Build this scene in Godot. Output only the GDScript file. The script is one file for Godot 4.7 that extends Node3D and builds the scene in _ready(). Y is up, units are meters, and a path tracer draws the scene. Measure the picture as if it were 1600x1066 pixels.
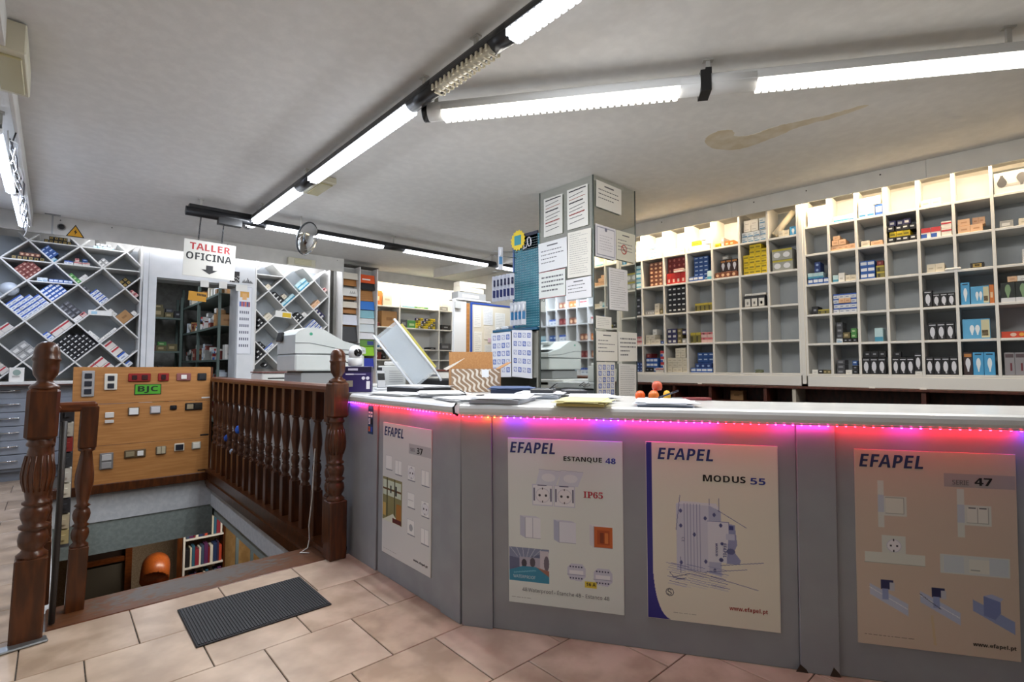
extends Node3D

# ---------------------------------------------------------------- helpers
var taken := {}
var mats := {}
var shapes := {}
var rng := RandomNumberGenerator.new()
const CEIL := 2.70
const UP := Vector3(0, 1, 0)

func numbered(called: String) -> String:
	var k: int = taken.get(called, 0)
	taken[called] = k + 1
	return called if k == 0 else "%s_%03d" % [called, k]

func col(h: String) -> Color:
	return Color.html(h)

func mat(h: String, rough := 0.6, metal := 0.0) -> StandardMaterial3D:
	var key := "%s/%.2f/%.2f" % [h, rough, metal]
	if not mats.has(key):
		var m := StandardMaterial3D.new()
		m.albedo_color = col(h); m.roughness = rough; m.metallic = metal
		mats[key] = m
	return mats[key]

func glow(h: String, energy: float) -> StandardMaterial3D:
	var key := "glow%s/%.2f" % [h, energy]
	if not mats.has(key):
		var m := StandardMaterial3D.new()
		m.albedo_color = col(h); m.emission_enabled = true; m.emission = col(h); m.emission_energy_multiplier = energy
		mats[key] = m
	return mats[key]

func noisy(key: String, a: String, b: String, scale: Vector3, rough := 0.6, freq := 0.02, octaves := 4, bump := 0.0) -> StandardMaterial3D:
	if mats.has(key): return mats[key]
	var n := FastNoiseLite.new(); n.seed = hash(key) % 1000; n.frequency = freq; n.fractal_octaves = octaves
	var t := NoiseTexture2D.new(); t.width = 256; t.height = 256; t.seamless = true; t.noise = n
	var g := Gradient.new(); g.set_color(0, col(a)); g.set_color(1, col(b)); g.set_offset(0, 0.25); g.set_offset(1, 0.75)
	t.color_ramp = g
	var m := StandardMaterial3D.new(); m.albedo_texture = t; m.roughness = rough
	m.uv1_triplanar = true; m.uv1_world_triplanar = true; m.uv1_scale = scale
	if bump > 0.0:
		var t2 := NoiseTexture2D.new(); t2.width = 256; t2.height = 256; t2.seamless = true; t2.noise = n; t2.as_normal_map = true; t2.bump_strength = bump
		m.normal_enabled = true; m.normal_texture = t2
	mats[key] = m
	return m

func place(node: Node3D, at: Vector3, b: Basis) -> void:
	node.transform = Transform3D(b, at)

func thing(called: String, label: String, category: String, at := Vector3.ZERO, b := Basis(), group := "") -> Node3D:
	var o := Node3D.new(); o.name = numbered(called); add_child(o); place(o, at, b)
	o.set_meta("label", label); o.set_meta("category", category)
	if group: o.set_meta("group", group)
	return o

func struct(called: String, mesh: Mesh, m: Material, at := Vector3.ZERO, b := Basis()) -> MeshInstance3D:
	var o := MeshInstance3D.new(); o.name = numbered(called); o.mesh = mesh; o.material_override = m
	add_child(o); place(o, at, b); o.set_meta("kind", "structure")
	return o

func part(parent: Node, called: String, mesh: Mesh, m: Material, at := Vector3.ZERO, b := Basis()) -> MeshInstance3D:
	var o := MeshInstance3D.new(); o.name = called; o.mesh = mesh; o.material_override = m
	parent.add_child(o, true); place(o, at, b)
	return o

func solo(called: String, label: String, category: String, mesh: Mesh, m: Material, at := Vector3.ZERO, b := Basis(), group := "") -> MeshInstance3D:
	var o := MeshInstance3D.new(); o.name = numbered(called); o.mesh = mesh; o.material_override = m
	add_child(o); place(o, at, b); o.set_meta("label", label); o.set_meta("category", category)
	if group: o.set_meta("group", group)
	return o

func copy_of(o: Node3D, called: String, label: String, at: Vector3, b := Basis(), group := "") -> Node3D:
	var c: Node3D = o.duplicate(); c.name = numbered(called); add_child(c); place(c, at, b); c.set_meta("label", label)
	if group: c.set_meta("group", group)
	return c

func bm(x: float, y: float, z: float) -> Mesh:
	var key := "b%.4f/%.4f/%.4f" % [x, y, z]
	if not shapes.has(key):
		var m := BoxMesh.new(); m.size = Vector3(x, y, z); shapes[key] = m
	return shapes[key]

func tri(st: SurfaceTool, a: Vector3, b: Vector3, c: Vector3) -> void:
	st.add_vertex(a); st.add_vertex(b); st.add_vertex(c)

func quad(st: SurfaceTool, a: Vector3, b: Vector3, c: Vector3, d: Vector3) -> void:
	tri(st, a, b, c); tri(st, a, c, d)

# box with chamfered edges
func cb(x: float, y: float, z: float, e := 0.004) -> Mesh:
	var key := "c%.4f/%.4f/%.4f/%.4f" % [x, y, z, e]
	if shapes.has(key): return shapes[key]
	var st := SurfaceTool.new(); st.begin(Mesh.PRIMITIVE_TRIANGLES); st.set_smooth_group(-1)
	var h := Vector3(x, y, z) / 2.0
	var at := func(axis: int, s: Vector3) -> Vector3:
		var p := Vector3(s.x * (h.x - e), s.y * (h.y - e), s.z * (h.z - e)); p[axis] = s[axis] * h[axis]; return p
	for ax in 3:
		var u := (ax + 1) % 3; var v := (ax + 2) % 3
		for sg in [-1.0, 1.0]:
			var c := []
			for q in [[-1, -1], [1, -1], [1, 1], [-1, 1]]:
				var s := Vector3.ZERO; s[ax] = sg; s[u] = q[0]; s[v] = q[1]; c.append(at.call(ax, s))
			if sg > 0: quad(st, c[3], c[2], c[1], c[0])
			else: quad(st, c[0], c[1], c[2], c[3])
		for su in [-1.0, 1.0]:
			for sv in [-1.0, 1.0]:
				var s0 := Vector3.ZERO; s0[u] = su; s0[v] = sv; s0[ax] = -1
				var s1 := s0; s1[ax] = 1
				var a: Vector3 = at.call(u, s0); var b: Vector3 = at.call(u, s1); var c2: Vector3 = at.call(v, s1); var d: Vector3 = at.call(v, s0)
				if su * sv > 0: quad(st, a, b, c2, d)
				else: quad(st, d, c2, b, a)
	for sx in [-1.0, 1.0]:
		for sy in [-1.0, 1.0]:
			for sz in [-1.0, 1.0]:
				var s := Vector3(sx, sy, sz)
				if sx * sy * sz > 0: tri(st, at.call(0, s), at.call(2, s), at.call(1, s))
				else: tri(st, at.call(0, s), at.call(1, s), at.call(2, s))
	st.generate_normals()
	shapes[key] = st.commit()
	return shapes[key]

# several boxes joined: each [center, size]
func boxes(list: Array) -> Mesh:
	var st := SurfaceTool.new(); st.begin(Mesh.PRIMITIVE_TRIANGLES)
	for q in list: st.append_from(bm(q[1].x, q[1].y, q[1].z), 0, Transform3D(Basis(), q[0]))
	return st.commit()

func between(lo: Vector3, hi: Vector3) -> Array:
	return [(lo + hi) / 2.0, hi - lo]

# turned shape about y; profile of [radius, height]
func lathe(profile: Array, segs := 20) -> Mesh:
	var st := SurfaceTool.new(); st.begin(Mesh.PRIMITIVE_TRIANGLES); st.set_smooth_group(1)
	for i in profile.size() - 1:
		var a: Array = profile[i]; var b: Array = profile[i + 1]
		for k in segs:
			var t0 := TAU * k / segs; var t1 := TAU * (k + 1) / segs
			var p0 := Vector3(cos(t0) * a[0], a[1], sin(t0) * a[0]); var p1 := Vector3(cos(t1) * a[0], a[1], sin(t1) * a[0])
			var q0 := Vector3(cos(t0) * b[0], b[1], sin(t0) * b[0]); var q1 := Vector3(cos(t1) * b[0], b[1], sin(t1) * b[0])
			if a[0] > 0.0001: tri(st, p0, p1, q1) if b[0] <= 0.0001 else quad(st, p0, p1, q1, q0)
			else: tri(st, p0, q1, q0)
	st.generate_normals()
	return st.commit()

# polygon in xy, drawn out along z from -d/2 to d/2
func prism(poly: PackedVector2Array, d: float) -> Mesh:
	var st := SurfaceTool.new(); st.begin(Mesh.PRIMITIVE_TRIANGLES); st.set_smooth_group(-1)
	var p := poly
	if not Geometry2D.is_polygon_clockwise(p): p.reverse()
	var ids := Geometry2D.triangulate_polygon(p)
	for i in range(0, ids.size(), 3):
		var a := p[ids[i]]; var b := p[ids[i + 1]]; var c := p[ids[i + 2]]
		tri(st, Vector3(a.x, a.y, d / 2), Vector3(b.x, b.y, d / 2), Vector3(c.x, c.y, d / 2))
		tri(st, Vector3(c.x, c.y, -d / 2), Vector3(b.x, b.y, -d / 2), Vector3(a.x, a.y, -d / 2))
	for i in p.size():
		var a := p[i]; var b := p[(i + 1) % p.size()]
		quad(st, Vector3(a.x, a.y, d / 2), Vector3(a.x, a.y, -d / 2), Vector3(b.x, b.y, -d / 2), Vector3(b.x, b.y, d / 2))
	st.generate_normals()
	return st.commit()

func tube(pts: Array, r: float, segs := 8) -> Mesh:
	var st := SurfaceTool.new(); st.begin(Mesh.PRIMITIVE_TRIANGLES); st.set_smooth_group(1)
	var rings := []
	for i in pts.size():
		var t: Vector3 = (pts[mini(i + 1, pts.size() - 1)] - pts[maxi(i - 1, 0)]).normalized()
		var s := t.cross(UP if absf(t.y) < 0.9 else Vector3(1, 0, 0)).normalized(); var w := s.cross(t)
		var ring := []
		for k in segs: ring.append(pts[i] + (s * cos(TAU * k / segs) + w * sin(TAU * k / segs)) * r)
		rings.append(ring)
	for i in pts.size() - 1:
		for k in segs: quad(st, rings[i][k], rings[i + 1][k], rings[i + 1][(k + 1) % segs], rings[i][(k + 1) % segs])
	for e in [[0, 1], [pts.size() - 1, -1]]:
		for k in segs:
			if e[1] > 0: tri(st, pts[e[0]], rings[e[0]][k], rings[e[0]][(k + 1) % segs])
			else: tri(st, pts[e[0]], rings[e[0]][(k + 1) % segs], rings[e[0]][k])
	st.generate_normals()
	return st.commit()

func disc(rx: float, ry: float, d := 0.001, n := 20) -> Mesh:
	var p := PackedVector2Array()
	for k in n: p.append(Vector2(cos(TAU * k / n) * rx, sin(TAU * k / n) * ry))
	return prism(p, d)

# flat printed face in xy with upright texture
func sheet(w: float, h: float) -> Mesh:
	var key := "q%.4f/%.4f" % [w, h]
	if not shapes.has(key):
		var m := QuadMesh.new(); m.size = Vector2(w, h); shapes[key] = m
	return shapes[key]

func printed(img: Image, rough := 0.5) -> StandardMaterial3D:
	var m := StandardMaterial3D.new(); m.albedo_texture = ImageTexture.create_from_image(img); m.roughness = rough
	return m

func lettering(parent: Node, called: String, text: String, at: Vector3, height: float, width: float, m: Material, font := "Droid Sans", bold := true, b := Basis()) -> void:
	var f := SystemFont.new(); f.font_names = PackedStringArray([font]); f.font_weight = 700 if bold else 400
	var t := TextMesh.new(); t.text = text; t.font = f; t.font_size = 32; t.pixel_size = 0.01; t.depth = 0.05; t.curve_step = 3.0
	var box := t.get_aabb()
	if box.size.x < 0.0001: return
	var k := Vector3(width / box.size.x, height / box.size.y, 0.02)
	var c := box.get_center()
	part(parent, called, t, m, at - b * Vector3(c.x * k.x, c.y * k.y, 0), b * Basis.from_scale(k))

# drawing into images (y down, px)
func ell(im: Image, cx: float, cy: float, rx: float, ry: float, c: Color) -> void:
	for y in range(maxi(0, int(cy - ry)), mini(im.get_height(), int(cy + ry) + 1)):
		for x in range(maxi(0, int(cx - rx)), mini(im.get_width(), int(cx + rx) + 1)):
			if pow((x - cx) / rx, 2) + pow((y - cy) / ry, 2) <= 1.0: im.set_pixel(x, y, c)

func rect(im: Image, x: float, y: float, w: float, h: float, c: Color) -> void:
	im.fill_rect(Rect2i(int(x), int(y), int(w), int(h)), c)

func poly(im: Image, pts: Array, c: Color) -> void:
	var p := PackedVector2Array(pts); var lo := p[0]; var hi := p[0]
	for q in p: lo = lo.min(q); hi = hi.max(q)
	for y in range(maxi(0, int(lo.y)), mini(im.get_height(), int(hi.y) + 1)):
		for x in range(maxi(0, int(lo.x)), mini(im.get_width(), int(hi.x) + 1)):
			if Geometry2D.is_point_in_polygon(Vector2(x, y), p): im.set_pixel(x, y, c)

func line(im: Image, a: Vector2, b: Vector2, w: float, c: Color) -> void:
	var n := int(a.distance_to(b)) + 1
	for i in n + 1:
		var p := a.lerp(b, float(i) / n)
		rect(im, clampf(p.x - w / 2, 0, im.get_width() - 1), clampf(p.y - w / 2, 0, im.get_height() - 1), maxf(1, w), maxf(1, w), c)

func blank(w: int, h: int, c: String) -> Image:
	var im := Image.create(w, h, false, Image.FORMAT_RGB8); im.fill(col(c)); return im

# rows of small dark dashes, as print too fine to read
func textlines(im: Image, x0: int, y0: int, x1: int, y1: int, step: int, th: int, c: String, seed_: int, full := 0.9) -> void:
	var r := RandomNumberGenerator.new(); r.seed = seed_
	var y := y0
	while y < y1:
		var x := x0
		var stop := x0 + (x1 - x0) * (full if r.randf() < 0.75 else r.randf_range(0.4, 0.8))
		while x < stop:
			var w := r.randi_range(3, 9)
			rect(im, x, y, mini(w, x1 - x), th, col(c)); x += w + 2
		y += step

func area(at: Vector3, along: Vector3, facing: Vector3, size: Vector2, c: String, energy: float, called := "lamp_light") -> void:
	var l := AreaLight3D.new(); l.name = numbered(called); add_child(l)
	var zb := -facing.normalized(); var xb := (along - zb * along.dot(zb)).normalized()
	l.transform = Transform3D(Basis(xb, zb.cross(xb), zb), at)
	l.area_size = size; l.light_color = col(c); l.light_energy = energy; l.shadow_enabled = true
	l.area_range = 14.0; l.area_attenuation = 2.0

# ---------------------------------------------------------------- scene
var wood: Material
var wood_mid: Material
var beech: Material
var white: Material
var shelf_white: Material
var back_grey: Material
var paper: Material
var black: Material
var card: Material
var chrome: Material
var steel: Material

func _ready() -> void:
	rng.seed = 7
	# camera
	var cam := Camera3D.new(); cam.name = "camera"; add_child(cam)
	cam.fov = 2.0 * rad_to_deg(atan(533.0 / 790.0)); cam.near = 0.05; cam.far = 60.0
	cam.transform = Transform3D(Basis(UP, -atan2(715.0, 790.0)) * Basis(Vector3(1, 0, 0), deg_to_rad(2.9)), Vector3(0, 1.15, 0))
	cam.current = true
	# surroundings
	var we := WorldEnvironment.new(); we.name = "surroundings"; add_child(we)
	var env := Environment.new(); we.environment = env
	env.background_mode = Environment.BG_COLOR; env.background_color = Color(0, 0, 0)
	env.tonemap_mode = Environment.TONE_MAPPER_LINEAR; env.tonemap_exposure = EXPOSURE
	env.sdfgi_enabled = true; env.ssao_enabled = true; env.ssil_enabled = true
	materials()
	shell()
	ceiling_lamps()
	counter()
	right_shelves()
	stairwell()
	lattice_shelves()
	doorway()
	back_furniture()
	pillar_and_display()
	counter_things()
	small_things()
	basement()
	thin_out()

const EXPOSURE := 1.75
const COOL := "f2f7ff"

func materials() -> void:
	wood = noisy("wood", "402210", "5a3014", Vector3(5, 0.8, 5), 0.28, 0.02, 3)
	wood_mid = noisy("wood_mid", "562c13", "6e3a18", Vector3(1.2, 6, 6), 0.32, 0.03, 4)
	beech = noisy("beech", "a8713a", "b57e45", Vector3(0.5, 7, 7), 0.5, 0.02, 3)
	white = mat("dcdcda", 0.5)
	shelf_white = mat("d9d8d4", 0.45)
	back_grey = noisy("back_grey", "b4bbc1", "bac1c6", Vector3(1, 1, 1), 0.6, 0.02, 3)
	paper = mat("e9e8e2", 0.7)
	black = mat("121214", 0.35)
	card = noisy("cardboard", "9c7146", "ad8254", Vector3(5, 5, 5), 0.85, 0.06, 3)
	chrome = mat("d8dadd", 0.08, 1.0)
	steel = mat("9ea3a6", 0.35, 0.8)

# right wall frame: u runs along the shelves towards the viewer, y up, z out of the wall
const RU := Vector3(0.05885, 0, 0.99827)
const RN := Vector3(0.99827, 0, -0.05885)
const RQ := Vector3(4.849, 0, -1.579)
func rb() -> Basis: return Basis(RU, UP, -RN)
func rp(u: float, y: float, z := 0.0) -> Vector3: return RQ + RU * u + UP * y - RN * z

func shell() -> void:
	var grout := noisy("grout", "55504a", "6b655d", Vector3(8, 8, 8), 0.9)
	var tile_mats := [
		noisy("tile_a", "a48e79", "c2ac97", Vector3(1.2, 1.2, 1.2), 0.3, 0.012, 5),
		noisy("tile_b", "a99480", "c5b09b", Vector3(1.0, 1.0, 1.0), 0.32, 0.012, 5),
		noisy("tile_c", "a18b75", "bba48d", Vector3(1.4, 1.4, 1.4), 0.28, 0.012, 5)]
	var plaster := noisy("plaster", "d6d5d2", "dcdbd8", Vector3(1.2, 1.2, 1.2), 0.85, 0.03, 4, 0.3)
	var wallm := noisy("wall_paint", "d3d2ce", "dad9d5", Vector3(1, 1, 1), 0.8, 0.02, 3)
	# floor with the stair opening, and its tiles
	var b := -0.375
	var t := -0.006
	var f := struct("floor", boxes([
		between(Vector3(-0.8, b, -3.03), Vector3(5.4, t, 3.0)),
		between(Vector3(-0.8, b, -7.45), Vector3(0.0, t, -3.03)),
		between(Vector3(1.36, b, -7.35), Vector3(5.4, t, -3.03)),
		between(Vector3(0.0, b, -10.5), Vector3(1.36, t, -6.46)),
		between(Vector3(1.36, b, -10.5), Vector3(3.4, t, -7.35)),
		between(Vector3(3.4, b, -8.05), Vector3(5.4, t, -7.35))]), grout)
	var tm := cb(0.3665, 0.012, 0.3865, 0.002)
	for r in 8:
		var z := -2.837 + r * 0.3905
		var off := 0.304 if r % 2 == 0 else 0.126
		for c in range(-3, 7):
			var x := off + 0.1855 + c * 0.371
			if x > 1.38 + (z + 2.0) * 0.66 + 0.35 and z > -2.0: continue
			if z < -2.0 and x > 1.5: continue
			part(f, "tile", tm, tile_mats[rng.randi() % 3], Vector3(x, -0.006, z), Basis(UP, PI * (rng.randi() % 2)))
	for r in 11:
		var z := -3.2275 - r * 0.3905
		var off := -0.067 if r % 2 == 0 else -0.252
		for c in range(-2, 2):
			var x0 := maxf(off + (c - 1) * 0.371, -0.79); var x1 := minf(off + c * 0.371, -0.055)
			if x1 - x0 < 0.03: continue
			part(f, "tile", cb(x1 - x0 - 0.0045, 0.012, 0.3865, 0.002), tile_mats[rng.randi() % 3], Vector3((x0 + x1) / 2, -0.006, z))
	# ceiling with its old water stain
	var ce := struct("ceiling", bm(6.6, 0.1, 13.8), plaster, Vector3(2.3, CEIL + 0.05, -3.75))
	var ring := PackedVector2Array()
	for q in [[3.17, 1.50], [3.24, 1.64], [3.44, 1.665], [3.6, 1.53], [3.56, 1.3], [3.52, 1.1], [3.56, 0.9], [3.535, 0.72], [3.5, 0.8], [3.48, 1.0], [3.42, 1.14], [3.4, 1.27], [3.42, 1.36], [3.36, 1.48], [3.26, 1.42]]: ring.append(Vector2(q[0], q[1]))
	for it in 3:
		var sm := PackedVector2Array()
		for k in ring.size():
			var a := ring[k]; var c := ring[(k + 1) % ring.size()]
			var wob := Vector2(rng.randf_range(-1, 1), rng.randf_range(-1, 1)) * 0.004
			sm.append(a.lerp(c, 0.25) + wob); sm.append(a.lerp(c, 0.75) - wob)
		ring = sm
	var stain := noisy("stain", "c6baa0", "d2cab8", Vector3(0.9, 0.9, 0.9), 0.9, 0.03, 3)
	part(ce, "water_stain", prism(ring, 0.001), stain, Vector3(0, 0, 0) - ce.position + Vector3(0, CEIL - 0.0004, 0), Basis(Vector3(1, 0, 0), -PI / 2)).set_meta("label", "brownish water stain")
	# walls
	struct("wall_left", bm(0.1, 3.1, 10.5), wallm, Vector3(-0.85, 1.17, -2.2))
	struct("wall_right", bm(0.1, 3.1, 11.2), wallm, Vector3(5.45, 1.17, -2.5))
	struct("wall_front", bm(6.4, 3.1, 0.1), wallm, Vector3(2.3, 1.17, 3.05))
	struct("wall_back", boxes([
		between(Vector3(-0.85, 0, -7.55), Vector3(0.79, CEIL, -7.45)),
		between(Vector3(0.79, 2.3, -7.55), Vector3(1.75, CEIL, -7.45)),
		between(Vector3(1.75, 0, -7.55), Vector3(3.62, CEIL, -7.45)),
		between(Vector3(3.58, 0, -8.05), Vector3(3.68, CEIL, -7.35)),
		between(Vector3(3.6, 0, -8.05), Vector3(5.45, CEIL, -7.95))]), wallm)
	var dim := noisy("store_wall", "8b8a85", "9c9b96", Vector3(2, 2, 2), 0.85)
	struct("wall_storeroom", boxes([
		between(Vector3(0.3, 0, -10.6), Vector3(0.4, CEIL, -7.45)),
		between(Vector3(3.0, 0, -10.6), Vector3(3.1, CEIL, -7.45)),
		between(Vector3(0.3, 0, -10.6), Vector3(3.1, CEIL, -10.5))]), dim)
	# bulkheads that hang from the ceiling over the shelves
	var sof := noisy("soffit", "c6c4be", "cccac4", Vector3(1, 1, 1), 0.6, 0.02, 3)
	for k in 3:
		var u0: float = [-5.2, -0.53, 0.9][k]; var u1: float = [-0.5305, 0.8995, 4.0][k]
		struct("trim_%d" % (k + 1), cb(u1 - u0, 0.142, 0.018, 0.002), sof, rp((u0 + u1) / 2, 2.629, 0.1), rb())
	struct("trim_4", cb(3.85, 0.19, 0.018, 0.002), sof, Vector3(1.125, 2.605, -6.985))
	struct("trim_5", cb(1.85, 0.17, 0.018, 0.002), sof, Vector3(4.52, 2.615, -7.5))
	struct("trim_6", cb(0.018, 0.14, 9.9, 0.002), sof, Vector3(-0.215, 2.63, -2.1))
	var screw := lathe([[0.0, 0.0], [0.006, 0.0], [0.006, 0.003], [0, 0.004]], 8)
	for u in [-1.25, -0.33, 0.1, 0.62]:
		part(get_node("trim_%d" % (1 if u < -0.53 else 2)), "screw", screw, mat("4a4744", 0.5), rb().inverse() * (rp(u, 2.66, 0.11) - get_node("trim_%d" % (1 if u < -0.53 else 2)).position), Basis(Vector3(1, 0, 0), PI / 2))
	for x in [0.0, 0.42, 1.55, 2.95]:
		part(get_node("trim_4"), "screw", screw, mat("4a4744", 0.5), Vector3(x - 1.125, 0.06, 0.009), Basis(Vector3(1, 0, 0), PI / 2))

# a run of tube lamps in one trunking; lit and dark lengths as [from, to, lit]
func lamp_run(called: String, label: String, p0: Vector3, p1: Vector3, runs: Array, body: Material, r: float, energy: float, tone: String, fins: Material, clips: Array) -> void:
	var x := (p1 - p0).normalized(); var zb := x.cross(UP).normalized()
	var bs := Basis(x, UP, zb); var full := p0.distance_to(p1)
	var o := thing(called, label, "ceiling lamp", p0, bs)
	var side := Basis(Vector3(0, 0, 1), PI / 2)
	var shape := PackedVector2Array()
	for k in 13: shape.append(Vector2(cos(PI * k / 12.0) * r, sin(PI * k / 12.0) * r * 1.1))
	shape.append(Vector2(-r, -r * 0.25)); shape.append(Vector2(r, -r * 0.25))
	part(o, "housing", prism(shape, full), body, Vector3(full / 2, 0, 0), Basis(UP, PI / 2))
	var at := 0.0
	for q in runs:
		if q[0] - at > 0.02: part(o, "joint_sleeve", lathe([[0.0, 0.0], [r * 1.02, 0.0], [r * 1.02, q[0] - at], [0, q[0] - at]], 18), body, Vector3(q[0], 0, 0), side)
		at = q[1]
		var n: float = q[1] - q[0]
		var lit: Material = glow(tone, 2.0)
		var k0 := 0.86 if q[2] else 0.6
		var tubem := lathe([[0.0, 0.0], [0.02, 0.0], [r * k0, 0.006], [r * k0, n - 0.006], [0.02, n], [0.0, n]], 14)
		part(o, "tube", tubem, lit if q[2] else mat("c8c4b4", 0.4), Vector3(q[1], -r * 0.22, 0), side)
		var fl := []
		var step := 0.036
		for k in int(n / step):
			var fx: float = q[0] + (k + 0.5) * step
			for sg in [-1.0, 1.0]: fl.append([Vector3(fx, -r * 0.5, r * 0.84 * sg), Vector3(0.022 if q[2] else 0.012, r * 0.85, r * 0.16)])
			fl.append([Vector3(fx, -r * 1.06, 0), Vector3(0.018 if q[2] else 0.008, r * 0.12, r * 1.1)])
		part(o, "louvre", boxes(fl), lit if q[2] else fins).set_meta("kind", "stuff")
		if q[2]:
			for sg in [-1.0, 1.0]: area(p0 + x * ((q[0] + q[1]) / 2) - UP * (r * 1.0) + zb * (sg * r * 1.1), x, -UP * 2.4 + zb * sg, Vector2(n, r * 0.9), tone, energy * n * 0.5)
	if full - at > 0.02: part(o, "joint_sleeve", lathe([[0.0, 0.0], [r * 1.02, 0.0], [r * 1.02, full - at], [0, full - at]], 18), body, Vector3(full, 0, 0), side)
	for c in clips:
		part(o, "hanger", boxes([[Vector3(c, (CEIL - p0.y + r) / 2, 0), Vector3(0.02, CEIL - p0.y - r, 0.014)], [Vector3(c, CEIL - p0.y - 0.004, 0), Vector3(0.05, 0.008, 0.03)]]), mat("b9b7b0", 0.5))

const TUBE_E := 1.1

func ceiling_lamps() -> void:
	var blk := mat("17181b", 0.35); var cream := mat("d9d2bb", 0.5); var wht := mat("dedfde", 0.4)
	lamp_run("black_track_lamp", "long black tube lamp running from the back sign towards the viewer", Vector3(1.42, 2.60, -5.62), Vector3(1.42, 2.60, -0.3),
		[[0.1, 1.5, true], [1.78, 3.23, true], [3.47, 3.94, false], [4.05, 4.85, true]], blk, 0.045, TUBE_E, COOL, cream, [0.5, 1.64, 3.35, 3.8, 4.6])
	lamp_run("black_cross_lamp", "black tube lamp running left to right before the back wall", Vector3(0.84, 2.57, -5.35), Vector3(5.0, 2.57, -5.35),
		[[0.68, 1.97, true], [2.24, 3.54, true], [3.72, 4.1, true]], blk, 0.04, TUBE_E, COOL, wht, [0.12, 0.62, 2.1, 3.62])
	lamp_run("white_tube_lamp", "white tube lamp with scalloped louvre slanting over the front counter", Vector3(1.5, 2.57, -2.375), Vector3(3.75, 2.57, 0.62),
		[[0.1, 1.36, true], [1.72, 3.25, true]], wht, 0.048, TUBE_E * 1.15, "fffaf2", wht, [0.06, 1.5, 2.8])
	var w := get_node("white_tube_lamp")
	part(w, "end_cap", lathe([[0, 0], [0.05, 0], [0.05, 0.03], [0, 0.03]], 18), black, Vector3(0.02, 0, 0), Basis(Vector3(0, 0, 1), PI / 2))
	part(w, "black_clamp", boxes([[Vector3(1.48, 0.0, 0), Vector3(0.05, 0.108, 0.104)], [Vector3(1.5, 0.06, 0.0), Vector3(0.03, 0.05, 0.03)]]), black)
	part(get_node("black_cross_lamp"), "transformer", boxes([[Vector3(0.36, -0.045, 0), Vector3(0.2, 0.06, 0.075)], [Vector3(0.3, 0.05, 0), Vector3(0.55, 0.03, 0.06)]]), black)
	# lamps against the left wall under the bulkhead
	lamp_run("bare_wall_lamp", "bare white tube lamp at left wall, nearest the lattice shelf", Vector3(-0.27, 2.52, -6.75), Vector3(-0.27, 2.52, -5.5), [[0.03, 1.2, true]], wht, 0.028, 1.0, "dfe9ff", wht, [0.2, 1.0])
	lamp_run("bare_wall_lamp", "bare white tube lamp at left wall, cut by the picture's edge", Vector3(-0.29, 2.5, -5.42), Vector3(-0.29, 2.5, -4.0), [[0.03, 1.35, true]], wht, 0.028, 1.0, "dfe9ff", wht, [0.2, 1.1])
	var wires := []
	for k in 5:
		var pts := []
		for i in 14: pts.append(Vector3(-0.235 + 0.02 * sin(i * 1.3 + k * 2.0), 2.5 + 0.06 * sin(i * 0.9 + k) + (0.0 if i < 11 else -0.02 * (i - 10)), -4.2 - i * 0.19))
		wires.append(pts)
	var wo := thing("loose_wiring", "tangle of loose wires beside the left wall lamps", "wiring", Vector3.ZERO)
	for k in 5: part(wo, "wire", tube(wires[k], 0.004, 6), mat(["d8d8d8", "1c1c1e", "c9c9c6", "2a2b30", "e0e0de"][k], 0.5))
	# lights hidden behind the bulkheads: warm strips over the right shelves and the back shelf
	for q in [[-1.45, 1.7], [0.62, 1.25], [2.1, 1.3]]:
		var o := thing("shelf_strip_lamp", "slim warm strip lamp behind the bulkhead above the %s" % ["grid shelf beside the mirror pillar", "middle grid shelf", "grid shelf past the picture's edge"][[-1.45, 0.62, 2.1].find(q[0])], "strip lamp", rp(q[0], 2.675, 0.055), rb())
		part(o, "batten", cb(q[1], 0.03, 0.04, 0.003), wht)
		part(o, "tube", lathe([[0, 0], [0.012, 0.001], [0.012, q[1] - 0.02], [0, q[1] - 0.019]], 10), glow("ffe6c2", 3.0), Vector3(q[1] / 2 - 0.01, -0.028, 0), Basis(Vector3(0, 0, 1), PI / 2))
		area(rp(q[0], 2.63, 0.055), RU, -UP + RN * 0.35, Vector2(q[1], 0.03), "ffe2b8", (1.1 if q[0] < 0 else 0.75) * q[1], "strip_light")
	var o3 := thing("shelf_strip_lamp", "slim strip lamp behind the bulkhead above the back stock shelf", "strip lamp", Vector3(4.5, 2.675, -7.56))
	part(o3, "batten", cb(1.5, 0.03, 0.04, 0.003), wht)
	part(o3, "tube", lathe([[0, 0], [0.012, 0.001], [0.012, 1.48], [0, 1.481]], 10), glow("fff0d6", 3.0), Vector3(0.74, -0.028, 0), Basis(Vector3(0, 0, 1), PI / 2))
	area(Vector3(4.5, 2.63, -7.56), Vector3(1, 0, 0), Vector3(0, -1, -0.35), Vector2(1.5, 0.03), "fff0d6", 1.6, "strip_light")
	var o4 := thing("shelf_strip_lamp", "slim strip lamp behind the bulkhead above the door panel and lattices", "strip lamp", Vector3(1.9, 2.675, -7.03))
	part(o4, "batten", cb(2.0, 0.03, 0.03, 0.003), wht)
	part(o4, "tube", lathe([[0, 0], [0.01, 0.001], [0.01, 1.98], [0, 1.981]], 10), glow("f4f6ff", 3.0), Vector3(0.99, -0.026, 0), Basis(Vector3(0, 0, 1), PI / 2))
	area(Vector3(1.6, 2.63, -7.03), Vector3(1, 0, 0), Vector3(0, -1, -0.35), Vector2(2.7, 0.03), "f4f6ff", 0.75, "strip_light")

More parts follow.
